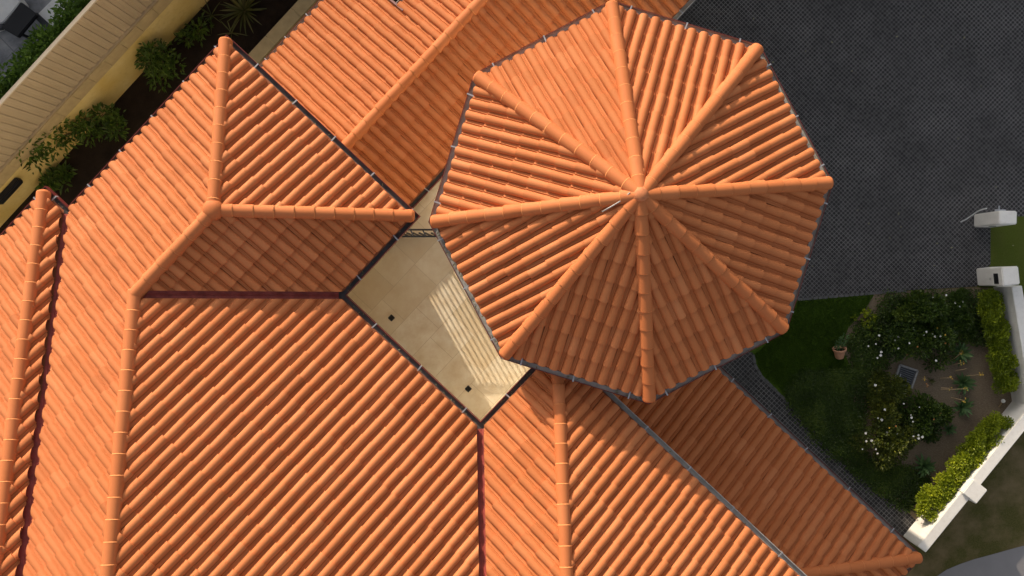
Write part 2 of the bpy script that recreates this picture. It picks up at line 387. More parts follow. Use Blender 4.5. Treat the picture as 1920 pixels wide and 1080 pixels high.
def cap_run(name, A, B, parent, r=0.132, gauge=0.385, lift=0.045, seed=1, closed=True, start=0.0, skirt=0.07):
    """a run of overlapping barrel caps from the low end A to the high end B"""
    rr = random.Random(seed); A = Vector(A); B = Vector(B); d = (B - A); L = d.length; d.normalize()
    s = Vector((d.y, -d.x, 0)).normalized(); n = s.cross(d)
    if n.z < 0: n = -n
    bm = bmesh.new(); lay = bm.verts.layers.float.new('tint'); SEG = 14
    x = start; first = True
    while x < L:
        x1 = min(x + gauge + 0.05, L + 0.02); tn = min(1, max(0, rr.gauss(.5, .25)))
        jr = rr.uniform(0.98, 1.02); off = rr.uniform(-.006, .006); yaw = rr.uniform(-.006, .006)
        def ring(xx, rad, up, o2):
            pts = []
            for k in range(SEG + 1):
                a = math.pi * k / SEG
                pts.append(A + d * xx + s * (math.cos(a) * rad + o2) + n * (math.sin(a) * rad * 0.96 + lift + up))
            return [pts[0] - n * skirt] + pts + [pts[-1] - n * skirt]
        R0 = ring(x, r * jr, 0.012, off); R1 = ring(x1, r * 0.90 * jr, -0.004, off + yaw)
        v0 = [bm.verts.new(p) for p in R0]; v1 = [bm.verts.new(p) for p in R1]
        for k in range(len(R0) - 1):
            f = bm.faces.new((v0[k + 1], v0[k], v1[k], v1[k + 1])); f.smooth = True
        c0 = [bm.verts.new(p) for p in R0]
        if first and closed:                            # rounded, mortared low end
            prev = c0
            for q in (1, 2, 3):
                a = math.pi / 2 * q / 3
                ctr = A + d * x + n * lift
                cur = []
                for p in R0:
                    rel = p - A - d * x; hh = rel.dot(n) - lift
                    cur.append(bm.verts.new(A + d * (x - 0.075 * math.sin(a)) + s * rel.dot(s) * (0.35 + 0.65 * math.cos(a)) + n * (lift + hh * (math.cos(a) if hh > 0 else 1))))
                for k in range(len(R0) - 1):
                    f = bm.faces.new((cur[k + 1], cur[k], prev[k], prev[k + 1])); f.smooth = True
                for vv in cur: vv[lay] = tn
                prev = cur
        else:                                           # lip of the cap, with a bead of mortar
            ins = [bm.verts.new(p - n * 0.02 + d * 0.01 - s * ((p - A).dot(s) * 0.12)) for p in R0]
            for k in range(len(R0) - 1):
                f = bm.faces.new((c0[k], c0[k + 1], ins[k + 1], ins[k])); f.material_index = 0
            for vv in ins: vv[lay] = tn
            bead0 = ring(x - 0.016, r * 0.955 * jr, 0.006, off); bead1 = ring(x + 0.002, r * 1.004 * jr, 0.014, off)
            b0 = [bm.verts.new(p) for p in bead0]; b1 = [bm.verts.new(p) for p in bead1]
            for k in range(len(R0) - 1):
                f = bm.faces.new((b0[k + 1], b0[k], b1[k], b1[k + 1])); f.material_index = 1
        for vv in v0 + v1 + c0: vv[lay] = tn
        x += gauge; first = False
    bm.normal_update()
    o = link(name, bm, [M['cap'], M['mortar']], parent)
    return o

def gutter(name, pts, parent, closed=False, inward=1, width=0.205, ztop=0.02, grey=False, dark=False):
    """a box gutter along the outer corner points; inward=+1 when the roof lies to the left"""
    P = [Vector(p) for p in pts]; n = len(P)
    prof = [(0, ztop), (0, -.125), (width, -.125), (width, -.015), (width - .012, -.015), (width - .012, -.055), (.014, -.055), (.014, ztop)]
    mi = [0, 0, 0, 1, 1, 1, 1, 0] if not dark else [0, 0, 0, 2, 2, 2, 2, 0]
    if grey: mi = [1] * 8
    bm = bmesh.new(); rings = []
    for i in range(n):
        if closed: a, b = P[i - 1], P[(i + 1) % n]
        else: a, b = P[max(i - 1, 0)], P[min(i + 1, n - 1)]
        d0 = (P[i] - a); d1 = (b - P[i])
        if d0.length < 1e-6: d0 = d1
        if d1.length < 1e-6: d1 = d0
        d0.normalize(); d1.normalize()
        l0 = Vector((-d0.y, d0.x, 0)) * inward; l1 = Vector((-d1.y, d1.x, 0)) * inward
        m = (l0 + l1).normalized(); m /= max(0.3, m.dot(l0))
        rings.append([bm.verts.new(P[i] + m * o + Vector((0, 0, z))) for o, z in prof])
    for i in range(n if closed else n - 1):
        A, B = rings[i], rings[(i + 1) % n]
        for k in range(8):
            f = bm.faces.new((A[k], A[(k + 1) % 8], B[(k + 1) % 8], B[k])); f.material_index = mi[k]
    if not closed:
        bm.faces.new(rings[0][::-1]); bm.faces.new(rings[-1])
    bmesh.ops.recalc_face_normals(bm, faces=list(bm.faces))
    return link(name, bm, [M['maroon'], M['zinc'], M['gutter_shade']], parent)
BRK = None
def brackets(parent, A, B, inward, offs):
    """galvanised straps across a gutter from A to B"""
    global BRK
    A = Vector(A); B = Vector(B); d = (B - A).normalized(); l = Vector((-d.y, d.x, 0)) * inward
    for x in offs:
        P = A + d * x
        if not in_view(P, 60): continue
        if BRK is None:
            bm = bmesh.new(); bar(bm, (0, -0.012, 0.026), (0, 0.17, 0.026), 0.026, 0.006); bar(bm, (0, -0.006, 0.023), (0, -0.006, -0.05), 0.034, 0.006, up=Vector((0, 1, 0)))
            me = bpy.data.meshes.new('gutter_bracket'); bm.to_mesh(me); bm.free(); me.materials.append(M['galv']); BRK = me
        o = bpy.data.objects.new('gutter_bracket', BRK); COL.objects.link(o)
        o.location = P; o.rotation_euler = (0, 0, math.atan2(l.y, l.x) - math.pi / 2 + rnd.uniform(-.12, .12)); attach(o, parent)

# ------------------------------------------------------------------ the house
T = 0.40; TS = 0.3674; ZE = 6.0
P1, Q1, P2, Q3, P4, P0, Q0 = -0.534, 7.919, -2.760, -1.302, -0.486, -5.366, 8.5545
WB = 2.603; QR = Q1 - WB; QS = QR - 2.8345; ZR = ZE + WB * T
house = empty('tiled_house', (0, 0, 0))
tag(house, 'large house under orange terracotta barrel tiles with an octagonal tower roof and hipped wings', 'house')

V = 0.10                                          # half gap of the open valleys (in house-axis difference)
main = Roof()
wNW, wNE, wSE = -N2, -N1, N2
# slope facing north-west (two halves that share a grid)
O = W(P2 - WB, Q1, ZE)
main.slope(O, wNW, T, -9, 0, 12, [(1, 0, P2 - WB), (1, -1, P2 - Q1), (-1, 1, Q1 - P0 - V)], 1) if False else None
def slope(O, w, t, du, clips, depth, seed): main.slope(O, w, t, du[0], du[1], depth, clips, seed)
# looking up the slope u grows to the left: for the NW slope left is +p
slope(W(P2 - WB, Q1, ZE), wNW, T, (0, 4.9), [(-1, 0, -(P2 - WB)), (0, -1, -QR), (1, -1, P1 - Q1)], 2.8, 1)
slope(W(P2 - WB, Q1, ZE), wNW, T, (-16, 0), [(1, 0, P2 - WB), (1, -1, P2 - Q1), (-1, 1, Q1 - P0 - V)], 14, 1)
# end slope of the upper block facing north-east: left is -q
slope(W(P1, QR, ZE), wNE, T, (-2.7, 2.9), [(-1, 1, Q1 - P1), (-T, -TS, -T * P1 - TS * QS)], 2.75, 2)
# shaded slope facing south-east: left is -p
slope(W(P1, QS, ZE), wSE, TS, (0, 5.2), [(T, TS, T * P1 + TS * QS), (0, 1, QR), (-T, -TS, -(T * P2 + TS * QS) - V * T)], 3.0, 3)
# great slope facing north-east
slope(W(P2, QS, ZE), wNE, T, (-14, 12), [(T, TS, T * P2 + TS * QS - V * T), (-1, 1, Q1 - P2), (1, -1, P2 - Q3 - V)], 13, 4)
# small slope facing north-west beside the courtyard, and the slope behind its hip
slope(W(P2, Q3, ZE), wNW, T, (-11, 2.4), [(-1, 1, Q3 - P2 - V), (1, -1, P4 - Q3)], 11, 5)
slope(W(P4, Q3, ZE), wNE, T, (0, 15), [(-1, 1, Q3 - P4)], 11, 6)
# the wing at the left edge
slope(W(P0, Q0, ZE), wNE, T, (0, 12), [(-1, 1, Q0 - P0), (1, -1, P0 - Q1 - V)], 9, 7)
slope(W(P0, Q0, ZE), wNW, T, (-10, 0), [(1, -1, P0 - Q0)], 9, 8)
main_roof = main.build('main_roof', house)
hip = lambda nm, a, b, **k: cap_run(nm, a, b, main_roof, **k)
hip('hip_ridge', W(P1 - .11, Q1 - .11, ZE + .03), W(P1 - WB, QR, ZR), seed=11, start=.02)
hip('hip_ridge', W(P1 - .11, QS + .12, ZE + .03), W(P1 - WB, QR, ZR), seed=12, start=.02)
hip('ridge', W(P2 - WB, QR, ZR), W(P1 - WB + .05, QR, ZR), seed=13, closed=False, r=0.135)
hip('hip_ridge', W(P2 - WB + .02, QR + .02, ZR - .01), W(P2 - WB - 9, QR - 9, ZR + 9 * T), seed=14, closed=True)
hip('hip_ridge', W(P4 - .11, Q3 - .11, ZE + .03), W(P4 - 9, Q3 - 9, ZE + 9 * T), seed=15)
hip('hip_ridge', W(P0 - .11, Q0 - .11, ZE + .03), W(P0 - 8, Q0 - 8, ZE + 8 * T), seed=16, start=.02)
# junction starter where hip, hip and ridge meet
def dome(name, c, r, h, parent, mat, flat=0.0):
    bm = bmesh.new(); rings = []
    for i in range(7):
        a = math.pi / 2 * i / 6
        rr_ = r * math.cos(a) ** 0.8 if i < 6 else 0.0
        if i == 6: top = bm.verts.new(Vector(c) + Vector((0, 0, h))); break
        rings.append([bm.verts.new(Vector(c) + Vector((rr_ * math.cos(k * math.pi / 12), rr_ * math.sin(k * math.pi / 12), h * math.sin(a)))) for k in range(24)])
    for A_, B_ in zip(rings, rings[1:]):
        for k in range(24): bm.faces.new((A_[k], A_[(k + 1) % 24], B_[(k + 1) % 24], B_[k]))
    for k in range(24): bm.faces.new((rings[-1][k], rings[-1][(k + 1) % 24], top))
    bm.faces.new(rings[0][::-1])
    bm.verts.layers.float.new('tint')
    return link(name, bm, mat, parent, True)
dome('ridge_end_cap', W(P1 - WB, QR, ZR + .02), 0.21, 0.19, main_roof, M['cap'])
# valley flashings: a folded sheet lying in the trough
def valley(a, b, nrm_up, parent, hw=0.15):
    a = Vector(a); b = Vector(b); d = (b - a).normalized(); s = Vector((d.y, -d.x, 0)).normalized()
    bm = bmesh.new(); L = (b - a).length; n = max(2, int(L / 0.6)); rows = []
    for i in range(n + 1):
        c = a.lerp(b, i / n)
        rows.append([bm.verts.new(c + s * o + Vector((0, 0, z))) for o, z in ((-hw, hw * 0.26 + .004), (-.02, .008), (0, .016), (.02, .008), (hw, hw * 0.26 + .004))])
    for A_, B_ in zip(rows, rows[1:]):
        for k in range(4): bm.faces.new((A_[k], A_[k + 1], B_[k + 1], B_[k]))
    bmesh.ops.recalc_face_normals(bm, faces=list(bm.faces))
    for f in bm.faces:
        if f.normal.z < 0: f.normal_flip()
    return link('valley_flashing', bm, M['valley'], parent)
valley(W(P2 - .10, QS + .10, ZE + .01), W(P2 - WB, QR, ZR), None, main_roof)
valley(W(P2 - .10, Q3 - .10, ZE + .01), W(P2 - 10, Q3 - 10, ZE + 10 * T), None, main_roof)
valley(W(P0 - .10, Q1 - .10, ZE + .01), W(P0 - 9, Q1 - 9, ZE + 9 * T), None, main_roof)
gp = [W(P4, -18, ZE), W(P4, Q3, ZE), W(P2, Q3, ZE), W(P2, QS, ZE), W(P1, QS, ZE), W(P1, Q1, ZE), W(P0, Q1, ZE), W(P0, Q0, ZE), W(-24, Q0, ZE)]
gutter('gutter', gp[1:8] + [gp[8]], main_roof, dark=True)
gutter('gutter', [W(P4, -18, ZE - .002), W(P4, Q3 + .0, ZE - .002)], main_roof, grey=True)
def bk(a, b, n, j0=.5, step=None, parent=main_roof, inward=1):
    a = Vector(a); b = Vector(b); L = (b - a).length
    step = step or L / n
    brackets(parent, a, b, inward, [min(L - .1, step * (i + j0)) for i in range(n)])
bk(gp[5], gp[6], 5, .35); bk(gp[4], gp[5], 5, .18); bk(gp[3], gp[4], 2, .4); bk(gp[2], gp[3], 3, .32); bk(gp[1], gp[2], 2, .32)
brackets(main_roof, gp[1], gp[0], -1, [1.2, 2.55, 3.75, 4.95, 6.3, 7.6, 8.9])
bk(gp[6], gp[7], 1, .5); bk(gp[7], gp[8], 18, .3, 1.1)
def ngon_slab(name, poly, z0, z1, mat, parent):
    bm = bmesh.new(); prism(bm, [(v.x, v.y) for v in poly], z0, z1); return link(name, bm, mat, parent)
ov = 0.14
outl = [W(P4 - ov, -18), W(P4 - ov, Q3 - ov), W(P2 - ov, Q3 - ov), W(P2 - ov, QS + ov), W(P1 - ov, QS + ov), W(P1 - ov, Q1 - ov), W(P0 - ov, Q1 - ov), W(P0 - ov, Q0 - ov), W(-24, Q0 - ov), W(-24, -18)]
ngon_slab('soffit', outl, ZE - .16, ZE - .10, M['cream'], main_roof)
e = 0.62; en = 0.86
wallp = [W(P4 - e, -17.5), W(P4 - e, Q3 - e), W(P2 - e, Q3 - e), W(P2 - e, QS + e), W(P1 - en, QS + e), W(P1 - en, Q1 - e), W(P0 - e, Q1 - e), W(P0 - e, Q0 - e), W(-23.5, Q0 - e), W(-23.5, -17.5)]
ngon_slab('wall', wallp, -0.5, ZE - .13, M['cream'], house)

# ---- octagonal tower
OC = Vector((2.0198, 1.5046)); OR = 3.953; OPH = 1.6656; OZ = 6.72; OH = 1.45
tower = Roof()
ov_pts = [Vector((OC.x + OR * math.cos(OPH - k * math.pi / 4), OC.y + OR * math.sin(OPH - k * math.pi / 4), OZ)) for k in range(8)]
apo = OR * math.cos(math.pi / 8); OT = OH / (apo - TIN)
def line_clip(a, b, keep):
    """clip through the plan points a, b keeping the side of keep, in house axes"""
    d = Vector((b[0] - a[0], b[1] - a[1])); n = Vector((d.y, -d.x)).normalized()
    if n.dot(Vector((keep[0] - a[0], keep[1] - a[1]))) > 0: n = -n
    return (n.dot(N1), n.dot(N2), n.dot(Vector((a[0], a[1]))))
for k in range(8):
    a, b = ov_pts[k], ov_pts[(k + 1) % 8]; mid = (a + b) / 2
    w = Vector((OC.x - mid.x, OC.y - mid.y)).normalized()
    tower.slope(Vector((mid.x, mid.y, OZ - OT * TIN + .02)) + Vector((-w.y, w.x, 0)) * (PITCH * rnd.random()), w, OT, -2.0, 2.0, apo + .1,
                [line_clip(OC, a, mid), line_clip(OC, b, mid)], 20 + k)
tower_roof = tower.build('tower_roof', house)
apex = Vector((OC.x, OC.y, OZ + OH))
for k in range(8):
    a = ov_pts[k]; d = (Vector((OC.x, OC.y, OZ)) - a).normalized()
    cap_run('hip_ridge', a + d * .125 + Vector((0, 0, .03)), apex + Vector((0, 0, 0.015)), tower_roof, seed=30 + k, start=.02, gauge=0.375)
# finial knob on the apex
def lathe(bm, c, prof, seg=24, mi=0):
    rings = [[bm.verts.new(Vector(c) + Vector((r * math.cos(2 * math.pi * k / seg), r * math.sin(2 * math.pi * k / seg), z))) for k in range(seg)] for r, z in prof]
    for A_, B_ in zip(rings, rings[1:]):
        for k in range(seg):
            f = bm.faces.new((A_[k], A_[(k + 1) % seg], B_[(k + 1) % seg], B_[k])); f.material_index = mi; f.smooth = True
    bm.faces.new(rings[0][::-1]); f = bm.faces.new(rings[-1]); f.material_index = mi
bm = bmesh.new(); lathe(bm, apex + Vector((0, 0, .03)), [(.21, -.02), (.20, .04), (.165, .085), (.125, .11), (.127, .135), (.118, .16), (.085, .185), (.04, .197), (.01, .199)])
link('finial', bm, M['finial'], tower_roof)
bm = bmesh.new()
tube(bm, [at(1181, 361, OZ + OH + .12), at(1165, 376, OZ + OH + .04), at(1150, 385, OZ + OH - .02), at(1129, 397, OZ + OH - .10)], 0.012, 6)
link('metal_rod', bm, M['zinc'], tower_roof, True)
gutter('gutter', ov_pts, tower_roof, closed=True, inward=-1)
for k in range(8):
    brackets(tower_roof, ov_pts[k], ov_pts[(k + 1) % 8], -1, [0.42, 1.55, 2.62])
soff = [Vector((OC.x + (OR - .16) * math.cos(OPH - k * math.pi / 4), OC.y + (OR - .16) * math.sin(OPH - k * math.pi / 4), 0)) for k in range(8)]
ngon_slab('soffit', soff, OZ - .16, OZ - .10, M['cream'], tower_roof)
tw = [Vector((OC.x + (OR - .46) * math.cos(OPH - k * math.pi / 4), OC.y + (OR - .46) * math.sin(OPH - k * math.pi / 4), 0)) for k in range(8)]
ngon_slab('tower_wall', tw, -0.5, OZ - .13, M['cream'], house)
# leaf litter lying in the tower gutter
bm = bmesh.new()
for i in range(150):
    k = rnd.choice([5, 5, 5, 1, 4]); a, b = ov_pts[k], ov_pts[(k + 1) % 8]; s_ = rnd.random() ** (1.2)
    d = (b - a).normalized(); l = Vector((d.y, -d.x, 0)); P = a.lerp(b, s_) + l * rnd.uniform(.03, .13) + Vector((0, 0, -.045 + rnd.uniform(0, .03)))
    an = rnd.uniform(0, 6.28); r_ = rnd.uniform(.015, .04)
    face(bm, [P + Vector((r_ * math.cos(an), r_ * math.sin(an), 0)), P + Vector((-.4 * r_ * math.sin(an), .4 * r_ * math.cos(an), .01)), P - Vector((r_ * math.cos(an), r_ * math.sin(an), -.006)), P + Vector((.4 * r_ * math.sin(an), -.4 * r_ * math.cos(an), .012))])
lit = link('leaf_litter', bm, M['debris'], tower_roof); lit['kind'] = 'stuff'

bm = bmesh.new(); r_ = random.Random(3)
for a, b, sg, n_ in ((gp[1], gp[2], 1, 26), (gp[2], gp[3], 1, 30), (gp[3], gp[4], 1, 14), (gp[0], gp[1], -1, 30), (gp[4], gp[5], 1, 14), (gp[6], gp[7], 1, 10)):
    d = (Vector(b) - Vector(a)).normalized(); l = Vector((-d.y, d.x, 0)) * (1 if sg > 0 else 1)
    for i in range(n_):
        P = Vector(a).lerp(Vector(b), r_.random()) + l * r_.uniform(.03, .14) + Vector((0, 0, -.045 + r_.uniform(0, .03))); an = r_.uniform(0, 6.28); q = r_.uniform(.015, .04)
        face(bm, [P + Vector((q * math.cos(an), q * math.sin(an), 0)), P + Vector((-.4 * q * math.sin(an), .4 * q * math.cos(an), .01)), P - Vector((q * math.cos(an), q * math.sin(an), -.006)), P + Vector((.4 * q * math.sin(an), -.4 * q * math.cos(an), .012))])
lit = link('leaf_litter', bm, M['debris'], main_roof); lit['kind'] = 'stuff'

# ---- lower wing to the north-east
CQ, CZ = 5.10, 4.00; NQ, SQ, XQ = 8.30, 3.13, 1.65; CP0, CP1, PS = -1.40, 8.75, 2.4
n_at = PQ(at(739, 10, 3.4)); PN, NQ2 = PQ(at(747, 18, 3.35))[0], n_at[1]
wing = Roof()
TW = 0.36; zc = lambda q: CZ - TW * abs(q - CQ)
wing.slope(W(PN, NQ, zc(NQ)), wNW, TW, -6, 0, NQ - CQ, [(-1, 0, -CP0), (1, 0, PN), (0, -1, -CQ)], 41)
wing.slope(W(PN, NQ2, zc(NQ2)), wNW, TW, 0, 7, NQ2 - CQ, [(-1, 0, -PN), (1, 0, CP1), (0, -1, -CQ)], 42)
wing.slope(W(PS, SQ, zc(SQ)), wSE, TW, 0, 5, CQ - SQ, [(-1, 0, -CP0), (1, 0, PS), (0, 1, CQ)], 43)
wing.slope(W(PS, XQ, zc(XQ)), wSE, TW, -7, 0, CQ - XQ, [(-1, 0, -PS), (1, 0, CP1), (0, 1, CQ)], 44)
wing_roof = wing.build('wing_roof', house)
cap_run('ridge', W(CP0, CQ, CZ), W(CP1, CQ, CZ), wing_roof, closed=False, seed=45, lift=.03, r=0.135)
gutter('gutter', [W(CP0, NQ, zc(NQ)), W(PN, NQ, zc(NQ))], wing_roof, inward=-1)
gutter('gutter', [W(PN + .05, NQ2, zc(NQ2)), W(CP1, NQ2, zc(NQ2))], wing_roof, inward=-1, grey=True)
gutter('gutter', [W(CP0, SQ, zc(SQ)), W(PS, SQ, zc(SQ))], wing_roof, dark=True)
gutter('gutter', [W(PS + .1, XQ, zc(XQ)), W(8.3, XQ, zc(XQ))], wing_roof, grey=True)
brackets(wing_roof, W(CP0, NQ, zc(NQ)), W(PN, NQ, zc(NQ)), -1, [0.98, 1.7, 2.45, 3.3]); brackets(wing_roof, W(CP0, SQ, zc(SQ)), W(PS, SQ, zc(SQ)), 1, [1.35, 2.2])
brackets(wing_roof, W(PS, XQ, zc(XQ)), W(8.3, XQ, zc(XQ)), 1, [4.88])
bm = bmesh.new(); bar(bm, W(PN + .03, NQ + .02, zc(NQ) + .05), W(PN + .03, NQ2 - .32, zc(NQ2 - .32) + .05), .05, .10); link('verge_trim', bm, M['maroon'], wing_roof)
bm = bmesh.new(); bar(bm, W(2.06, 2.72, zc(2.9) + .28), W(1.75, 2.95, zc(2.95) + .16), .05, .06); 
bar(bm, W(1.75, 2.95, zc(2.95) + .16), W(1.62, 2.80, zc(2.8) + .12), .04, .05); link('pipe_bracket', bm, M['maroon'], wing_roof)
cw = [W(CP0 + .0, SQ + .55), W(PS + .3, SQ + .55), W(PS + .3, XQ + .5), W(CP1, XQ + .5), W(CP1, NQ2 - .5), W(PN - .3, NQ2 - .5), W(PN - .3, NQ - .5), W(CP0, NQ - .5)]
ngon_slab('wing_wall', cw, -0.5, 2.62, M['cream'], house)

# ---- skirt roof along the garden side
P5, Q5, Z5, PW = 1.625, -11.16, 3.5, P4 - e
skirt = Roof()
skirt.slope(W(P5, Q5, Z5), wNE, T, -10, 0, P5 - PW, [(1, -1, 1e9), (-1, -1, -(P5 + Q5)), (-1, 0, -PW), (0, 1, -1.5)], 51)
skirt.slope(W(P5, Q5, Z5), wSE, T, 0, 3.2, P5 - PW, [(1, 1, P5 + Q5), (-1, 0, -PW)], 52)
skirt_roof = skirt.build('skirt_roof', house)
hl = P5 - PW
cap_run('hip_ridge', W(P5 - .11, Q5 + .11, Z5 + .03), W(PW, Q5 + hl, Z5 + hl * T), skirt_roof, seed=53, start=.02)
gutter('gutter', [W(PW, Q5, Z5), W(P5, Q5, Z5), W(P5, -3.7, Z5)], skirt_roof)
brackets(skirt_roof, W(P5, Q5, Z5), W(P5, -3.7, Z5), 1, [0.95, 2.35, 3.7, 4.85, 6.05, 7.2])
ngon_slab('soffit', [W(PW, Q5 + .14), W(P5 - .14, Q5 + .14), W(P5 - .14, -3.7), W(PW, -3.7)], Z5 - .16, Z5 - .10, M['cream'], skirt_roof)
ngon_slab('skirt_wall', [W(PW + .005, Q5 + .6), W(P5 - .6, Q5 + .6), W(P5 - .6, -3.7), W(PW + .005, -3.7)], -0.5, Z5 - .13, M['cream'], house)

# ---- unseen two-storey wing added beyond the top of the frame, shaped to shade the driveway
def hip_block(p0, p1, q0, q1, ze, zr):
    bm = bmesh.new(); prism(bm, [(W(p, q).x, W(p, q).y) for p, q in ((p0 + .6, q0 + .6), (p1 - .6, q0 + .6), (p1 - .6, q1 - .6), (p0 + .6, q1 - .6))], -.5, ze - .02, 1)
    qm = (q0 + q1) / 2; h = (q1 - q0) / 2
    A, B, C_, D = W(p0, q0, ze), W(p1, q0, ze), W(p1, q1, ze), W(p0, q1, ze); E, Fv = W(p0 + h, qm, zr), W(p1 - h, qm, zr)
    for f in ((A, B, Fv, E), (B, C_, Fv), (C_, D, E, Fv), (D, A, E)): face(bm, f, 0)
    return link('shade_wing', bm, [M['tile'], M['cream']], house)
hip_block(7.8, 30, 6.2, 16.2, 5.6, 8.3)

# ------------------------------------------------------------------ courtyard
FZ = 2.97
bm = bmesh.new(); prism(bm, [(W(p, q).x, W(p, q).y) for p, q in ((P2 - e + .002, Q3 - e), (1.6, Q3 - e), (1.6, SQ + .6), (P2 - e + .002, SQ + .6))], -0.4, FZ)
struct('courtyard_floor', bm, M['travertine'])
def drain(px, py, label):
    c = at(px, py, FZ); o = tag(empty('floor_drain', c), label, 'drain', 'floor drains in the courtyard')
    bm = bmesh.new()
    s_ = .055
    for a, b in (((-s_, -s_), (s_, -s_)), ((s_, -s_), (s_, s_)), ((s_, s_), (-s_, s_)), ((-s_, s_), (-s_, -s_))):
        bar(bm, c + W(a[0], a[1], .006), c + W(b[0], b[1], .006), .02, .008)
    link('drain_frame', bm, M['darkgrey'], o)
    bm = bmesh.new()
    for k in range(5): bar(bm, c + W(-.05, -.04 + .02 * k, .005), c + W(.05, -.04 + .02 * k, .005), .010, .005)
    sheet(bm, [c + W(-.05, -.05), c + W(.05, -.05), c + W(.05, .05), c + W(-.05, .05)], FZ + .002)
    link('grate', bm, M['black'], o)
drain(734, 596, 'small dark square drain in the courtyard floor below the shaded valley corner')
drain(878, 729, 'small dark square drain in the courtyard floor beside the strip of sunlight')
# balustrade across the gap between the roofs
ba, bb = at(700, 437, FZ + 1.3), at(930, 437, FZ + 1.3)
bl = tag(empty('balustrade', (ba + bb) / 2 - Vector((0, 0, 1.3))), 'black twin rail balustrade spanning the gap between the tower and shaded roof corner', 'balustrade')
dv = (bb - ba).normalized(); sv = Vector((-dv.y, dv.x, 0))
for o_, nm in ((.075, 'rail'), (-.075, 'rail')):
    bm = bmesh.new(); bar(bm, ba + sv * o_, bb + sv * o_, .04, .03); link(nm, bm, M['black'], bl)
nb = 20; Lb = (bb - ba).length
for i in range(nb):
    P = ba + dv * (Lb * (i + .5) / nb)
    bm = bmesh.new(); bar(bm, P - Vector((0, 0, 1.3)), P - Vector((0, 0, -.0)), .032, .032, up=Vector((0, 1, 0))); link('baluster', bm, M['black'], bl)
for i in range(0, nb, 2):
    P = ba + dv * (Lb * (i + .1) / nb)
    bm = bmesh.new(); bar(bm, P + sv * .06, P + dv * .06 - sv * .06, .03, .02); link('tie_bar', bm, M['darkgrey'], bl)

# ------------------------------------------------------------------ ground
bm = bmesh.new(); sheet(bm, [(-150, -150), (150, -150), (150, 150), (-150, 150)], -0.004); struct('ground', bm, M['verge'])
def flat(name, pts, z, mat, kind='structure'):
    bm = bmesh.new(); sheet(bm, [(p[0], p[1]) for p in pts], z); return struct(name, bm, mat, kind)
flat('garden_soil', [W(-14, 11.75), W(7, 11.75), W(7, 7), W(-14, 7)], .002, M['soil'])
pave = [at(1330, 575), at(1490, 561), at(1640, 548), at(1831, 537), at(1857, 495), at(1857, 408), at(1900, 406), at(2200, 400), W(26, -10), W(26, 8), W(5, 8), W(2, 1)]
flat('driveway', pave, .006, M['cobble'])
flat('bright_lawn', [at(1831, 539), at(1857, 495), at(1857, 408), at(1900, 406), at(2200, 400), at(2200, 700), at(1900, 760)], .004, M['lawn2'])
flat('mulch_bed', [at(1640, 550), at(1831, 539), at(1862, 540), at(1898, 752), at(1719, 977), at(1695, 1002), at(1560, 880), at(1480, 720), at(1400, 640), at(1480, 562)], .005, M['mulch'])
flat('lawn', [at(1330, 577), at(1490, 563), at(1640, 550), at(1622, 580), at(1590, 615), at(1578, 650), at(1600, 700), at(1600, 800), at(1588, 860), at(1562, 850), at(1541, 828), at(1500, 780), at(1462, 740), at(1425, 702), at(1415, 680), at(1412, 664), at(1380, 640)], .010, M['lawn'])
flat('path', [at(1340, 640), at(1412, 662), at(1415, 680), at(1425, 702), at(1462, 740), at(1500, 780), at(1541, 828), at(1562, 850), at(1590, 872), at(1640, 915), at(1690, 950), at(1719, 977), at(1693, 1004), at(1600, 1000), at(1300, 760)], .014, M['path_cobble'])
# stone edging along the path and the driveway
def edging(name, pts, w, z, mat):
    bm = bmesh.new()
    for a, b in zip(pts, pts[1:]):
        n = max(1, int((b - a).length / .14)); 
        for i in range(n):
            p0, p1 = a.lerp(b, (i + .06) / n), a.lerp(b, (i + .94) / n); j = rnd.uniform(-.006, .006)
            bar(bm, p0 + Vector((j, j, z)), p1 + Vector((j, j, z)), w, .03)
    o = struct(name, bm, mat); return o
edging('path_edging', [at(1412, 664, .0), at(1415, 682), at(1426, 704), at(1463, 741), at(1501, 781), at(1542, 829)], .075, .015, M['edge_stone'])
edging('driveway_edging', [at(1485, 563), at(1640, 549.5), at(1700, 545)], .07, .012, M['edge_stone'])
flat('footpath', [at(1757, 1080), at(1775, 1068), at(1800, 1057.5), at(1828, 1048), at(1860, 1039.5), at(1890, 1031), at(1920, 1023), at(2300, 940), at(2300, 1400), at(1600, 1400), at(1650, 1200)], .003, M['footpath'])

# ------------------------------------------------------------------ white garden wall and gate posts
def upto(p, h): return Vector((p[0], p[1], h))
wall_in = [at(1862, 538), at(1897.5, 752), at(1693, 1005)]
def offs(poly, d):
    out = []
    for i, p in enumerate(poly):
        a = poly[max(i - 1, 0)]; b = poly[min(i + 1, len(poly) - 1)]
        d0 = (p - a) if i else (b - p); d1 = (b - p) if i < len(poly) - 1 else (p - a)
        d0 = d0.normalized(); d1 = d1.normalized()
        l0 = Vector((-d0.y, d0.x, 0)); l1 = Vector((-d1.y, d1.x, 0)); m = (l0 + l1).normalized(); m /= m.dot(l0)
        out.append(p + m * d)
    return out
wall_out = offs(wall_in, .27)
gw = tag(empty('garden_wall', wall_in[1]), 'low white rendered wall bending round the planted bed', 'wall')
bm = bmesh.new(); prism(bm, [(p.x, p.y) for p in wall_in + wall_out[::-1]], -.1, .88); bevel(bm, .012, 2); link('wall_body', bm, M['white'], gw)
pc = at(1797, 921, 1.0); pd = (wall_in[2] - wall_in[1]).normalized(); pn = Vector((-pd.y, pd.x, 0))
pc = at(1785, 902, 0); t_ = (pc - wall_in[1]).dot(pd); pc = wall_in[1] + pd * t_
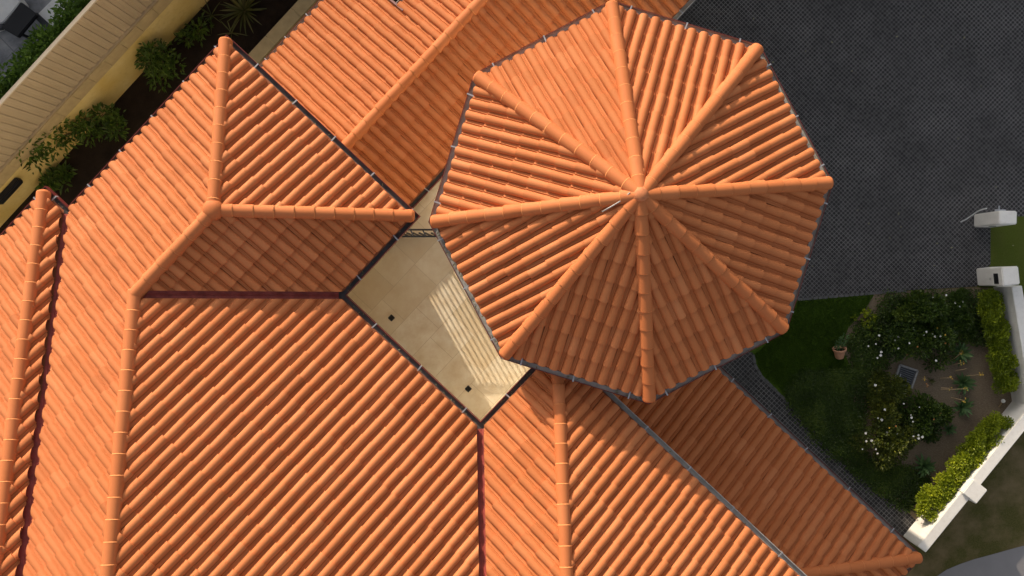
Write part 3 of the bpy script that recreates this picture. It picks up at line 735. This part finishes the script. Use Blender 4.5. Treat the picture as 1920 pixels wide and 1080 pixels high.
def box_on(c, d, n, a0, a1, b0, b1, z0, z1, bv=.012):
    bm = bmesh.new(); prism(bm, [(v.x, v.y) for v in (c + d * a0 + n * b0, c + d * a1 + n * b0, c + d * a1 + n * b1, c + d * a0 + n * b1)], z0, z1); bevel(bm, bv, 2); return bm
link('pier', box_on(pc, pd, pn, -.27, .20, -.02, .45, -.1, .97, .02), M['white'], gw)
def post(c0, c1, depth, h, name, label):
    """c0, c1: ends of the base of the face towards the house"""
    d = (c1 - c0).normalized(); n = Vector((-d.y, d.x, 0)); o = tag(empty(name, (c0 + c1) / 2), label, 'gate post', 'white gate posts beside the driveway')
    L = (c1 - c0).length
    bm = box_on(c0, d, n, 0, L, 0, depth, -.1, h, .025); link('post_body', bm, M['white'], o)
    return o, d, n, L
pa0, pa1 = at(1830, 503.5), at(1833.5, 536)
lp, ld, ln, LL = post(pa0, pa1, .44, 1.22, 'gate_post', 'white gate post with a black letterbox slot, joined to the garden wall')
bm = box_on(pa0, ld, ln, LL * .30, LL * .88, -.006, .012, .82, 1.03, .002); 
link('letter_slot', bm, M['black'], lp)
bm = bmesh.new(); bar(bm, pa0 + ld * LL * .55 + ln * -.02 + Vector((0, 0, .68)), pa0 + ld * LL * .66 + ln * -.02 + Vector((0, 0, .68)), .03, .035); link('lock', bm, M['zinc'], lp)
pb0, pb1 = at(1826.5, 401.8), at(1826, 426)
fp, fd, fn, FL = post(pb0, pb1, .46, 1.22, 'gate_post', 'free-standing white gate post with a loose white cable, without any wall beside it')
bm = bmesh.new(); c_ = pb1 + fd * .012 + fn * .20 + Vector((0, 0, .55))
lathe_pts = [(c_ + fn * (.09 * math.cos(a)) + Vector((0, 0, .09 * math.sin(a)))) for a in [k * math.pi / 8 for k in range(16)]]
f0 = [bm.verts.new(p) for p in lathe_pts]; f1 = [bm.verts.new(p - fd * .03) for p in lathe_pts]
bm.faces.new(f0); bm.faces.new(f1[::-1])
for k in range(16): bm.faces.new((f0[k], f1[k], f1[(k + 1) % 16], f0[(k + 1) % 16]))
bmesh.ops.recalc_face_normals(bm, faces=list(bm.faces)); link('wall_lamp', bm, M['darkgrey'], fp)
bm = bmesh.new(); c_ = pb0 - fd * .03 + fn * .14 + Vector((0, 0, .95))
bar(bm, c_ - fn * .1, c_ + fn * .16, .05, .05); bar(bm, c_ + Vector((0, 0, .0)), c_ - fd * .12, .03, .03); link('hinge_bracket', bm, M['galv'], fp)
bm = bmesh.new(); tube(bm, [at(1850, 391, .95), at(1842, 392.5, .8), at(1832, 397, .55), at(1822, 404, .3), at(1812, 411, .1), at(1801, 416.5, .03)], .018, 6); link('cable', bm, M['cable'], fp, True)

# ------------------------------------------------------------------ left boundary
FQ = 11.72; FP0, FP1 = -13.0, 7.0
bw = tag(empty('boundary_wall', W(-3, FQ)), 'yellow painted masonry boundary wall with a tan top course below the steel fence', 'wall')
bm = bmesh.new(); prism(bm, [(v.x, v.y) for v in (W(FP0, FQ), W(FP1, FQ), W(FP1, FQ + .3), W(FP0, FQ + .3))], -.3, 1.36); link('wall_body', bm, M['yellow'], bw)
bm = bmesh.new()
n = 33
for i in range(n):
    a = FP0 + (FP1 - FP0) * i / n; b = FP0 + (FP1 - FP0) * (i + 1) / n - .008
    j = rnd.uniform(0, .006); prism(bm, [(v.x, v.y) for v in (W(a, FQ - .01 - j), W(b, FQ - .01 - j), W(b, FQ + .3), W(a, FQ + .3))], 1.385, 1.86)
link('top_course', bm, M['capstone'], bw)
bm = bmesh.new(); _a, _b = PQ(at(-12, 372, 1.1))[0], PQ(at(27, 326, 1.1))[0]; bar(bm, W(_a, FQ - .09, 1.12), W(_b, FQ - .09, 1.12), .16, .24); bevel(bm, .03, 2)
bx = link('wall_box', bm, M['black']); tag(bx, 'black rounded box fixed to the yellow boundary wall at the left edge', 'box')
fe = tag(empty('steel_fence', W(-3, FQ + .1)), 'tan ribbed steel fence standing on the yellow boundary wall', 'fence')
seam = [-12.6, -10.24, -7.87, -5.50, -3.13, -0.76, 1.61, 3.98, 6.35]
for a, b in zip(seam, seam[1:]):
    bm = bmesh.new(); nr = 11; pts = []
    for i in range(nr):
        x0 = a + .02 + (b - a - .04) * i / nr; dx = (b - a - .04) / nr
        pts += [(x0, .0), (x0 + dx * .36, .0), (x0 + dx * .44, .024), (x0 + dx * .88, .024), (x0 + dx * .96, 0)]
    pts.append((b - .02, 0))
    lo = [bm.verts.new(W(x, FQ + .06 + y, 1.88)) for x, y in pts]; hi = [bm.verts.new(W(x, FQ + .06 + y, 3.70)) for x, y in pts]
    lo2 = [bm.verts.new(W(x, FQ + .068 + y, 1.88)) for x, y in pts]; hi2 = [bm.verts.new(W(x, FQ + .068 + y, 3.70)) for x, y in pts]
    for i in range(len(pts) - 1):
        bm.faces.new((lo[i], lo[i + 1], hi[i + 1], hi[i])); bm.faces.new((lo2[i + 1], lo2[i], hi2[i], hi2[i + 1]))
        bm.faces.new((lo[i], lo2[i], lo2[i + 1], lo[i + 1])); bm.faces.new((hi[i], hi[i + 1], hi2[i + 1], hi2[i]))
    link('fence_panel', bm, M['fence'], fe)
for s_ in seam[1:-1]:
    bm = bmesh.new(); bar(bm, W(s_, FQ + .07, 1.87), W(s_, FQ + .07, 3.70), .03, .07, up=Vector((N1.x, N1.y, 0))); link('fence_post', bm, M['fence'], fe)
bm = bmesh.new(); bar(bm, W(seam[0], FQ + .07, 3.725), W(seam[-1], FQ + .07, 3.725), .085, .05); link('top_rail', bm, M['fence_rail'], fe)
bm = bmesh.new(); bar(bm, W(seam[0], FQ + .045, 1.875), W(seam[-1], FQ + .045, 1.875), .05, .025); link('bottom_rail', bm, M['fence'], fe)
# low cream wall between the bed and the lower wing
bm = bmesh.new(); 
for i in range(9):
    a = -1.0 + i * 1.0; prism(bm, [(v.x, v.y) for v in (W(a, 9.12), W(a + .992, 9.12), W(a + .992, 9.47), W(a, 9.47))], .90, 1.0)
prism(bm, [(v.x, v.y) for v in (W(-1.0, 9.14), W(8, 9.14), W(8, 9.44), W(-1.0, 9.44))], -.1, .897, 1)
cwall = link('low_wall', bm, [M['capstone'], M['yellow']]); tag(cwall, 'low cream capped wall between the dark soil bed and the lower wing roof', 'wall')

# ------------------------------------------------------------------ plants
def leaf(bm, lay, P, d, up, L, w, tn, bend=0.25):
    d = d.normalized(); s = d.cross(up)
    if s.length < 1e-3: s = d.cross(Vector((1, 0, 0)))
    s.normalize(); u = s.cross(d)
    a = bm.verts.new(P); b = bm.verts.new(P + d * L * .5 + s * w * .5 + u * bend * w); c = bm.verts.new(P + d * L - u * L * .12); e_ = bm.verts.new(P + d * L * .5 - s * w * .5 + u * bend * w)
    f1 = bm.faces.new((a, b, c)); f2 = bm.faces.new((a, c, e_))
    for v in (a, b, c, e_): v[lay] = tn
def rand_unit(r): 
    while True:
        v = Vector((r.uniform(-1, 1), r.uniform(-1, 1), r.uniform(-1, 1)))
        if 0.05 < v.length < 1: return v.normalized()
def foliage(clumps, n, L, w, seed, spread=1.0, tbias=0.0):
    """clumps: (centre, radius) list; leaves sit near the clump shells, lighter towards the tips"""
    r = random.Random(seed); bm = bmesh.new(); lay = bm.verts.layers.float.new('tint')
    tot = sum(c[1] ** 2 for c in clumps)
    for c, rad in clumps:
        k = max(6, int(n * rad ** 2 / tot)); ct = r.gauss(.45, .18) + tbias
        for _ in range(k):
            d = rand_unit(r); d.z = abs(d.z) * .9 - .15 if r.random() < .8 else d.z
            d.normalize()
            P = c + d * rad * (r.random() ** .45) * spread
            if P.z < .03: P.z = .03 + r.random() * .05
            dd = (d + rand_unit(r) * .8 + Vector((0, 0, .15))).normalized()
            tn = min(1, max(0, ct + r.gauss(0, .2))); s_ = r.uniform(.65, 1.25)
            leaf(bm, lay, P, dd, (Vector((0, 0, 1)) + rand_unit(r) * .5), L * s_, w * s_, tn)
    return bm
def stems(base, tips, r0=.025):
    bm = bmesh.new()
    for t_ in tips:
        m = base.lerp(t_, .5) + Vector((rnd.uniform(-.06, .06), rnd.uniform(-.06, .06), .05)); tube(bm, [base, m, t_], [r0, r0 * .7, r0 * .35], 5)
    return bm
def shrub(name, label, cat, c, rx, ry, h, n, L, w, mat, seed, ncl=14, group=None, z0=0.0, flowers=None, rot=0.0, tb=0.0, sp=1.0):
    r = random.Random(seed); base = Vector((c[0], c[1], z0)); o = tag(empty(name, base), label, cat, group)
    cl = []
    for i in range(ncl):
        a = r.uniform(0, 6.283); q = r.random() ** .6
        x, y = rx * q * math.cos(a) * .85, ry * q * math.sin(a) * .85
        x, y = x * math.cos(rot) - y * math.sin(rot), x * math.sin(rot) + y * math.cos(rot)
        z = h * (r.uniform(.45, .95) * (1 - .55 * q * q) + .02)
        cl.append((base + Vector((x, y, z)), min(rx, ry, h) * r.uniform(.28, .5)))
    link('foliage', foliage(cl, n, L, w, seed, sp, tb), mat, o)
    link('stem', stems(base - Vector((0, 0, .03)), [k[0] for k in cl[:7]]), M['stem'], o)
    return o, cl
def flower_mesh(P, s, mat, parent):
    bm = bmesh.new(); r = random.Random(int(P.x * 1000) ^ int(P.y * 777))
    for k in range(6):
        a = k * math.pi / 3 + r.random(); d = Vector((math.cos(a), math.sin(a), .35))
        q = Vector((-math.sin(a), math.cos(a), 0)) * s * .42
        face(bm, [P, P + d * s * .6 + q, P + d * s, P + d * s * .6 - q])
    face(bm, [P + Vector((.3 * s * math.cos(a), .3 * s * math.sin(a), .3 * s)) for a in [k * math.pi / 3 for k in range(6)]])
    return link('flower', bm, mat, parent)
def hedge(name, label, poly, w, h, n, L, lw, mat, seed, group, z0=0.0, tb=0.0, wob=.14):
    r = random.Random(seed); tot = sum((b - a).length for a, b in zip(poly, poly[1:]))
    o = tag(empty(name, (poly[0] + poly[-1]) / 2 + Vector((0, 0, z0))), label, 'hedge', group); cl = []; st = []
    for a, b in zip(poly, poly[1:]):
        L_ = (b - a).length; d = (b - a).normalized(); s = Vector((-d.y, d.x, 0)); k = max(2, int(L_ / .10))
        for i in range(k):
            for j in range(3):
                P = a + d * (L_ * (i + r.random()) / k) + s * (r.uniform(-.5, .5) * (w - .2)) + Vector((0, 0, z0 + h * r.uniform(.55, .90)))
                cl.append((P, r.uniform(.85, 1.15) * wob + .02))
            if i % 3 == 0: st.append(a + d * (L_ * (i + .5) / k))
    link('foliage', foliage(cl, n, L, lw, seed, 1.0, tb), mat, o)
    bm = bmesh.new(); tube(bm, [p + Vector((0, 0, z0 - .01)) for p in poly], .03, 6)
    for p in st:
        for _ in range(3): tube(bm, [p + Vector((0, 0, z0 - .02)), p + Vector((r.uniform(-.12, .12), r.uniform(-.12, .12), z0 + h * .8))], [.018, .006], 5)
    link('stem', bm, M['stem'], o)
    return o
HG = 'clipped lime green hedges inside the white wall'
hedge('hedge', 'lime green hedge in shade along the white wall between the letterbox post and its bend', [at(1836, 552, .1), at(1848, 610, .1), at(1857, 660, .1), at(1872, 722, .1)], .58, .62, 15000, .07, .038, M['leaf_hedge'], 61, HG, tb=-.30)  # leaf tint lowered, so its shade is partly put into the colour
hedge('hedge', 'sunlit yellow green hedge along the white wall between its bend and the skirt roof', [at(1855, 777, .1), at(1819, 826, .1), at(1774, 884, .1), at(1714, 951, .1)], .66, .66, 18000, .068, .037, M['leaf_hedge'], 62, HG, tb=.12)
hedge('hedge', 'bushy green hedge behind the tan steel fence beside the grey patio', [W(-11, FQ + .68), W(-6, FQ + .68), W(3, FQ + .70)], .62, 1.75, 22000, .12, .055, M['leaf_far'], 63, None, z0=1.6, wob=.17, tb=.1)

# flowering bushes in the planted bed
FG = 'white flowered bushes in the planted bed'
bushes = [
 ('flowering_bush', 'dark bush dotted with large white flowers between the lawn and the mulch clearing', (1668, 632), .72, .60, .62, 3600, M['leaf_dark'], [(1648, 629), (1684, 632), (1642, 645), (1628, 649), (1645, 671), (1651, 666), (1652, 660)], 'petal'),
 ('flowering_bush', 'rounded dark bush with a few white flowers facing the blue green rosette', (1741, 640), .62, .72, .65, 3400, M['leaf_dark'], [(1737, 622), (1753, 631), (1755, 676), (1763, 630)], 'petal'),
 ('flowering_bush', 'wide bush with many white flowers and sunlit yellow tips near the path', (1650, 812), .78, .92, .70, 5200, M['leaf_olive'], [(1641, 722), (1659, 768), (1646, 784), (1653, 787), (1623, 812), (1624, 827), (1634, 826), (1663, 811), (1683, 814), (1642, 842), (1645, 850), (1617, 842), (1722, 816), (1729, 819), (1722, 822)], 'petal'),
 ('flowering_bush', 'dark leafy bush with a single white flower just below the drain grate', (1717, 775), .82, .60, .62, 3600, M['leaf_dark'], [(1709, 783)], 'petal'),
]
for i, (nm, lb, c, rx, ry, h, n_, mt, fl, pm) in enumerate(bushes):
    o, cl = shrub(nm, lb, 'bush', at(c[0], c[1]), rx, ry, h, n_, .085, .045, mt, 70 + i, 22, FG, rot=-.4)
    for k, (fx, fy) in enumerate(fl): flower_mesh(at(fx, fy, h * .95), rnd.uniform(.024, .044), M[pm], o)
    for k in range(7):
        p_ = cl[rnd.randrange(len(cl))]; flower_mesh(p_[0] + Vector((rnd.uniform(-.1, .1), rnd.uniform(-.1, .1), p_[1])), rnd.uniform(.02, .03), M[rnd.choice(['petal_y', 'petal_o', 'petal'])], o)
shrub('leafy_bush', 'tall dark green leafy bush at the driveway edge of the planted bed', 'bush', at(1716, 583), .95, .48, .70, 4600, .095, .05, M['leaf_dark'], 80, 20, rot=.05, tb=.12)
o, cl = shrub('leafy_bush', 'low spreading green bush with tiny white flowers beside the letterbox hedge', 'bush', at(1795, 588), .72, .72, .34, 4200, .075, .04, M['leaf'], 81, 22, tb=-.25)
for fx, fy in ((1731, 558), (1742, 559), (1749, 558), (1755, 568), (1791, 568), (1799, 575), (1805, 566), (1774, 553)): flower_mesh(at(fx, fy, .36), .03, M['petal'], o)
shrub('leafy_bush', 'olive bush between the drain grate and the flowering bush beside the path', 'bush', at(1652, 733), .55, .55, .5, 2800, .08, .042, M['leaf_olive'], 82, 14)
shrub('leafy_bush', 'sparse yellowing plant on bare mulch at the lawn corner', 'bush', at(1617, 597), .34, .30, .18, 190, .08, .05, M['leaf_hedge'], 83, 8)

# ground cover and lawn blades
def inside(poly, x, y):
    c = False; j = len(poly) - 1
    for i in range(len(poly)):
        xi, yi, xj, yj = poly[i][0], poly[i][1], poly[j][0], poly[j][1]
        if (yi > y) != (yj > y) and x < (xj - xi) * (y - yi) / (yj - yi) + xi: c = not c
        j = i
    return c
def scatter(name, pix, n, L, w, mat, seed, hmax=.2, up=.35):
    r = random.Random(seed); poly = [at(*p) for p in pix]; bm = bmesh.new(); lay = bm.verts.layers.float.new('tint')
    xs = [p.x for p in poly]; ys = [p.y for p in poly]; k = 0
    while k < n:
        x, y = r.uniform(min(xs), max(xs)), r.uniform(min(ys), max(ys))
        if not inside(poly, x + (0 if name == 'grass' else r.gauss(0, .10)), y + (0 if name == 'grass' else r.gauss(0, .10))): continue
        k += 1; nz = noise.noise(Vector((x * 1.7, y * 1.7, seed)))
        if name != 'grass' and nz < -.28 and r.random() < .6: continue
        a = r.uniform(0, 6.283); d = Vector((math.cos(a), math.sin(a), up * r.uniform(.3, 2)))
        leaf(bm, lay, Vector((x, y, r.random() * hmax * (.6 + .6 * nz) + .012)), d, Vector((0, 0, 1)), L * r.uniform(.6, 1.3), w * r.uniform(.7, 1.2), min(1, max(0, .45 + nz * .5 + r.gauss(0, .16))))
    return struct(name, bm, mat, 'stuff')
scatter('ground_cover', [(1470, 738), (1500, 700), (1545, 690), (1600, 690), (1625, 740), (1612, 800), (1620, 860), (1700, 880), (1745, 905), (1712, 958), (1690, 950), (1640, 915), (1588, 872), (1540, 828), (1500, 780)], 24000, .07, .038, M['leaf_dark'], 91, .13)
scatter('ground_cover', [(1655, 553), (1835, 543), (1845, 600), (1850, 650), (1790, 640), (1740, 600), (1680, 610), (1640, 590)], 6500, .07, .036, M['leaf_dark'], 92, .2)
scatter('ground_cover', [(1585, 640), (1612, 605), (1650, 585), (1668, 640), (1655, 700), (1640, 750), (1620, 760), (1600, 700)], 5200, .07, .037, M['leaf_dark'], 94, .15)
scatter('grass', [(1485, 565), (1638, 552), (1620, 580), (1588, 615), (1576, 650), (1590, 700), (1540, 700), (1500, 720), (1470, 735), (1428, 700), (1415, 664), (1440, 640)], 15000, .055, .014, M['blade'], 93, .03, 1.2)

# rosette plants with flower stalks
def rosette(px, py, r_, n_, mat, seed, label, stalks=(), name='rosette_plant', elev=(.25, 1.2), wd=.05, z0=0.0, cat='plant', group=None):
    r = random.Random(seed); c = at(px, py, z0); o = tag(empty(name, c), label, cat, group)
    bm = bmesh.new(); lay = bm.verts.layers.float.new('tint')
    for k in range(n_):
        a = k * 2.39996 + r.uniform(-.2, .2); el = elev[0] + (elev[1] - elev[0]) * (k / n_) + r.uniform(-.1, .1)
        d = Vector((math.cos(a) * math.cos(el), math.sin(a) * math.cos(el), math.sin(el))); s = Vector((-math.sin(a), math.cos(a), 0))
        L_ = r_ * r.uniform(.8, 1.15); tn = min(1, max(0, r.gauss(.5, .22))); prev = None
        for q in range(6):
            t_ = q / 5; wdt = wd * r_ * 4 * (math.sin(math.pi * min(1, .18 + t_ * .82)) ** .8 + .02) * .5
            P = c + Vector((0, 0, .05)) + d * L_ * t_ + Vector((0, 0, -.30 * L_ * t_ * t_ * math.cos(el)))
            cur = [bm.verts.new(P - s * wdt + Vector((0, 0, wdt * .5))), bm.verts.new(P), bm.verts.new(P + s * wdt + Vector((0, 0, wdt * .5)))]
            for v in cur: v[lay] = tn
            if prev:
                for m_ in (0, 1): bm.faces.new((prev[m_], prev[m_ + 1], cur[m_ + 1], cur[m_]))
            prev = cur
    link('leaves', bm, mat, o, True)
    for (x0, y0, x1, y1, hh, col) in stalks:
        bm = bmesh.new(); A = at(x0, y0, .12); B = at(x1, y1, hh); tube(bm, [A, A.lerp(B, .5) + Vector((0, 0, .03)), B], [.011, .010, .008], 5)
        st = link('flower_stalk', bm, M['palestem'], o)
        if col:
            bm = bmesh.new()
            for q in range(9):
                v = rand_unit(r) * .045; P = B + v + Vector((0, 0, .02)); a = rand_unit(r) * .03; b = rand_unit(r) * .03
                face(bm, [P, P + a, P + a + b, P + b])
            link('flower', bm, M[col], st)
    return o
RG = 'rosette plants on the mulch'
rosette(1771, 612, .34, 26, M['leaf_blue'], 101, 'small blue green rosette plant nearest the dark bush with white flowers', group=RG)
rosette(1797, 662, .40, 30, M['leaf_blue'], 102, 'broad green rosette plant beside the shaded hedge, with two short flower stalks', [(1782, 677, 1803, 661, .5, 'petal_y'), (1785, 684, 1803, 680, .5, 'petal_y')], group=RG)
rosette(1803, 717, .38, 28, M['leaf_blue'], 103, 'green rosette plant on mulch with the longest pale flower stalks', [(1792, 695, 1812, 691, .55, None), (1808, 705, 1839, 702, .75, 'petal_y'), (1763, 709, 1783, 708, .5, 'petal_y'), (1764, 730, 1810, 729, .7, 'petal_y')], group=RG)
rosette(1801, 762, .36, 26, M['leaf_blue'], 104, 'green rosette plant on mulch under two drooping stalks near the wall bend', [(1783, 745, 1808, 751, .5, 'petal_y'), (1765, 727, 1780, 728, .45, 'petal_y')], group=RG)
rosette(1777, 804, .24, 20, M['leaf_blue'], 105, 'smallest green rosette plant on mulch at the rim of the dark leafy bush', group=RG)
rosette(1730, 873, .40, 30, M['leaf_blue'], 106, 'bright tipped green rosette plant beside the sunlit hedge', group=RG)
rosette(1744, 714, .14, 9, M['leaf_strap'], 107, 'tiny yellowing sprout with yellow flowers on mulch beside the drain grate', [(1738, 712, 1733, 709, .3, 'petal_y'), (1740, 722, 1738, 723, .3, 'petal_o')], name='sprout')
# left bed
SG = 'strappy plants in the dark soil bed'
rosette(459, 22, .74, 40, M['leaf_strap'], 111, 'largest spiky strap leaved plant in the dark soil bed beside the low cream wall', name='strappy_plant', wd=.017, elev=(.2, 1.15), group=SG)
rosette(398, 30, .55, 11, M['leaf_strap'], 112, 'thin strap leaved plant close to the yellow boundary wall', name='strappy_plant', wd=.013, elev=(.3, 1.2), group=SG)
rosette(436, 63, .5, 9, M['leaf_strap'], 113, 'small strap leaved plant just above the gutter corner of the upper block', name='strappy_plant', wd=.015, elev=(.3, 1.2), group=SG)
BGp = 'green shrubs along the yellow boundary wall'
for i, (px, py, z_, rx, ry, h, n_, ncl, lb) in enumerate([
    (316, 128, 0, .46, .52, 1.2, 900, 20, 'tallest green shrub in the soil bed, nearest the roof hip corner'),
    (163, 243, 0, .60, .48, 1.5, 1000, 16, 'green shrub pressed against the yellow wall above a bare stem'),
    (224, 238, 0, .36, .40, 1.2, 560, 12, 'green shrub in the soil bed next to the roof gutter'),
    (104, 285, 0, .85, .50, 2.0, 1300, 20, 'widest green shrub leaning over the top course of the yellow wall'),
    (112, 338, 0, .50, .25, .35, 520, 12, 'low green shrub at the end of the small hip by the left edge'),
    (372, 64, 0, .45, .28, .4, 300, 10, 'low straggling green shrub between the wall and the gutter corner')]):
    shrub('garden_shrub', lb, 'shrub', at(px, py, z_), rx * 1.05, ry * 1.05, h, int(n_ * .72), .17, .062, M['leaf'], 120 + i, ncl, BGp, rot=.8, tb=.02, sp=1.45)

# ------------------------------------------------------------------ small garden objects
po = tag(empty('terracotta_pot', at(1573, 663)), 'terracotta pot tipped on its side on the lawn with a plant at its mouth', 'pot')
bm = bmesh.new(); lathe(bm, (0, 0, 0), [(.115, 0), (.13, .02), (.185, .27), (.21, .275), (.215, .33), (.195, .335), (.175, .27), (.165, .25)], 24, 0)
bm.faces.ensure_lookup_table()
ax = Vector((-.12, .92, .34)).normalized(); rotm = ax.to_track_quat('Z', 'Y').to_matrix()
base = at(1574, 671, .13)
for v in bm.verts: v.co = base + rotm @ (v.co * .86)
link('pot_body', bm, M['terracotta_pot'], po)
bm = bmesh.new(); lathe(bm, (0, 0, 0), [(.16, .245), (.168, .262), (.10, .275), (.02, .28)], 20)
for v in bm.verts: v.co = base + rotm @ (v.co * .86)
link('potting_soil', bm, M['soil'], po)
link('plant', foliage([(base + rotm @ Vector((0, 0, .36)), .12), (at(1583, 634, .16), .11), (at(1576, 646, .2), .08), (at(1579, 640, .2), .09)], 120, .075, .042, 131), M['leaf_blue'], po)
# drain pit with concrete frame and slatted grate
cs = [at(1687, 684, .03), at(1720, 695, .03), at(1708, 729, .03), at(1677, 714, .03)]
pit = tag(empty('drain_pit', (cs[0] + cs[2]) / 2), 'square drain pit with a concrete rim and a slatted grey grate in the mulch', 'drain')
bm = bmesh.new()
for a, b in zip(cs, cs[1:] + cs[:1]): bar(bm, a, b, .05, .07)
link('rim', bm, M['concrete'], pit)
bm = bmesh.new()
for k in range(9):
    t_ = (k + .5) / 9; bar(bm, cs[0].lerp(cs[3], t_) + Vector((0, 0, .0)), cs[1].lerp(cs[2], t_) + Vector((0, 0, .0)), .032, .03)
link('grate', bm, plain('galvanised_grate', (0.11, 0.115, 0.125), 0.5, 0.4, 0.4, 0.25, 12), pit)
bm = bmesh.new(); sheet(bm, [(v.x, v.y) for v in cs], .009); link('pit_floor', bm, M['black'], pit)
bm = bmesh.new(); bar(bm, cs[0].lerp(cs[3], .55) + Vector((.1, 0, .025)), cs[0].lerp(cs[3], .85) + Vector((.1, 0, .025)), .02, .015); link('handle', bm, M['galv'], pit)
gl = tag(empty('garden_light', at(1873, 762)), 'small garden light with a white globe on a short stake at the wall bend', 'light')
bm = bmesh.new(); tube(bm, [at(1873, 763, 0), at(1879, 754, .22)], .016, 6); link('stake', bm, M['palestem'], gl)
bm = bmesh.new(); bmesh.ops.create_uvsphere(bm, u_segments=14, v_segments=8, radius=.055, matrix=Matrix.Translation(at(1881, 752, .26))); link('globe', bm, M['petal'], gl, True)

# a few fallen leaves on the pavers and the soil
bm = bmesh.new(); r_ = random.Random(5)
for i in range(46):
    px, py = (r_.uniform(1330, 1900), r_.uniform(0, 540)) if i < 34 else (r_.uniform(1420, 1690), r_.uniform(700, 960))
    c = at(px, py, .03); a = r_.uniform(0, 6.28); l = r_.uniform(.02, .04); d = Vector((math.cos(a), math.sin(a), .1)) * l; n = Vector((-math.sin(a), math.cos(a), .2)) * l * .45
    face(bm, [c - d, c + n, c + d, c - n])
struct('fallen_leaves', bm, M['debris'], 'stuff')

# ------------------------------------------------------------------ unseen house added beyond the patio to shade it
nh = tag(empty('shade_house', W(-1, 20.5, 0)), 'unseen pale rendered house with a hipped roof, added to shade the grey patio', 'house')
bm = bmesh.new(); prism(bm, [(W(p, q).x, W(p, q).y) for p, q in ((-9, 17.2), (7, 17.2), (7, 24), (-9, 24))], -.3, 5.0); link('wall', bm, M['white'], nh)
bm = bmesh.new(); A_, B_, C_, D_, E_, F_ = W(-9.5, 16.7, 5.02), W(7.5, 16.7, 5.02), W(7.5, 24.5, 5.02), W(-9.5, 24.5, 5.02), W(-5.6, 20.6, 6.55), W(3.6, 20.6, 6.55)
for f in ((A_, B_, F_, E_), (B_, C_, F_), (C_, D_, E_, F_), (D_, A_, E_), (D_, C_, B_, A_)): face(bm, f, 0)
link('roof', bm, M['darkgrey'], nh)

# ------------------------------------------------------------------ neighbour's patio beyond the fence
PZ = 1.6
bm = bmesh.new(); prism(bm, [(v.x, v.y) for v in (W(-16, FQ + .32), W(9, FQ + .32), W(9, FQ + 14), W(-16, FQ + 14))], -.3, PZ); struct('patio', bm, M['patio'])
def pix_prism(pix, z0, z1, bv=.02):
    bm = bmesh.new(); prism(bm, [(v.x, v.y) for v in [at(x, y, z1) for x, y in pix]], z0, z1); bevel(bm, bv, 2); return bm
tag(link('low_white_wall', pix_prism([(68, 28), (110, -14), (165, -14), (97, 58)], PZ, PZ + .42), M['white']), 'low white rendered ledge on the grey patio beside the hedge', 'ledge')
tag(link('low_white_wall', pix_prism([(-30, 22), (16, -26), (38, 4), (6, 42), (-20, 52)], PZ, PZ + .42), M['white']), 'low white rendered ledge in the upper left corner of the grey patio', 'ledge')
tb = tag(empty('outdoor_table', at(37, 38, PZ)), 'square black outdoor table with a dark bench running to the hedge', 'table')
link('tabletop', pix_prism([(38, 3), (69, 27), (33, 70), (2, 52)], PZ + .62, PZ + .74), M['black'], tb)
for x, y in ((38, 12), (60, 29), (32, 60), (12, 48)):
    bm = bmesh.new(); p_ = at(x, y, PZ + .6); bar(bm, Vector((p_.x, p_.y, PZ)), Vector((p_.x, p_.y, PZ + .63)), .06, .06, up=Vector((0, 1, 0))); link('leg', bm, M['black'], tb)
link('bench', pix_prism([(60, 28), (67, 22), (99, 52), (90, 60)], PZ + .38, PZ + .50), M['darkgrey'], tb)
link('bench', pix_prism([(-12, 44), (8, 44), (4, 54), (-12, 56)], PZ + .38, PZ + .50), M['darkgrey'], tb)
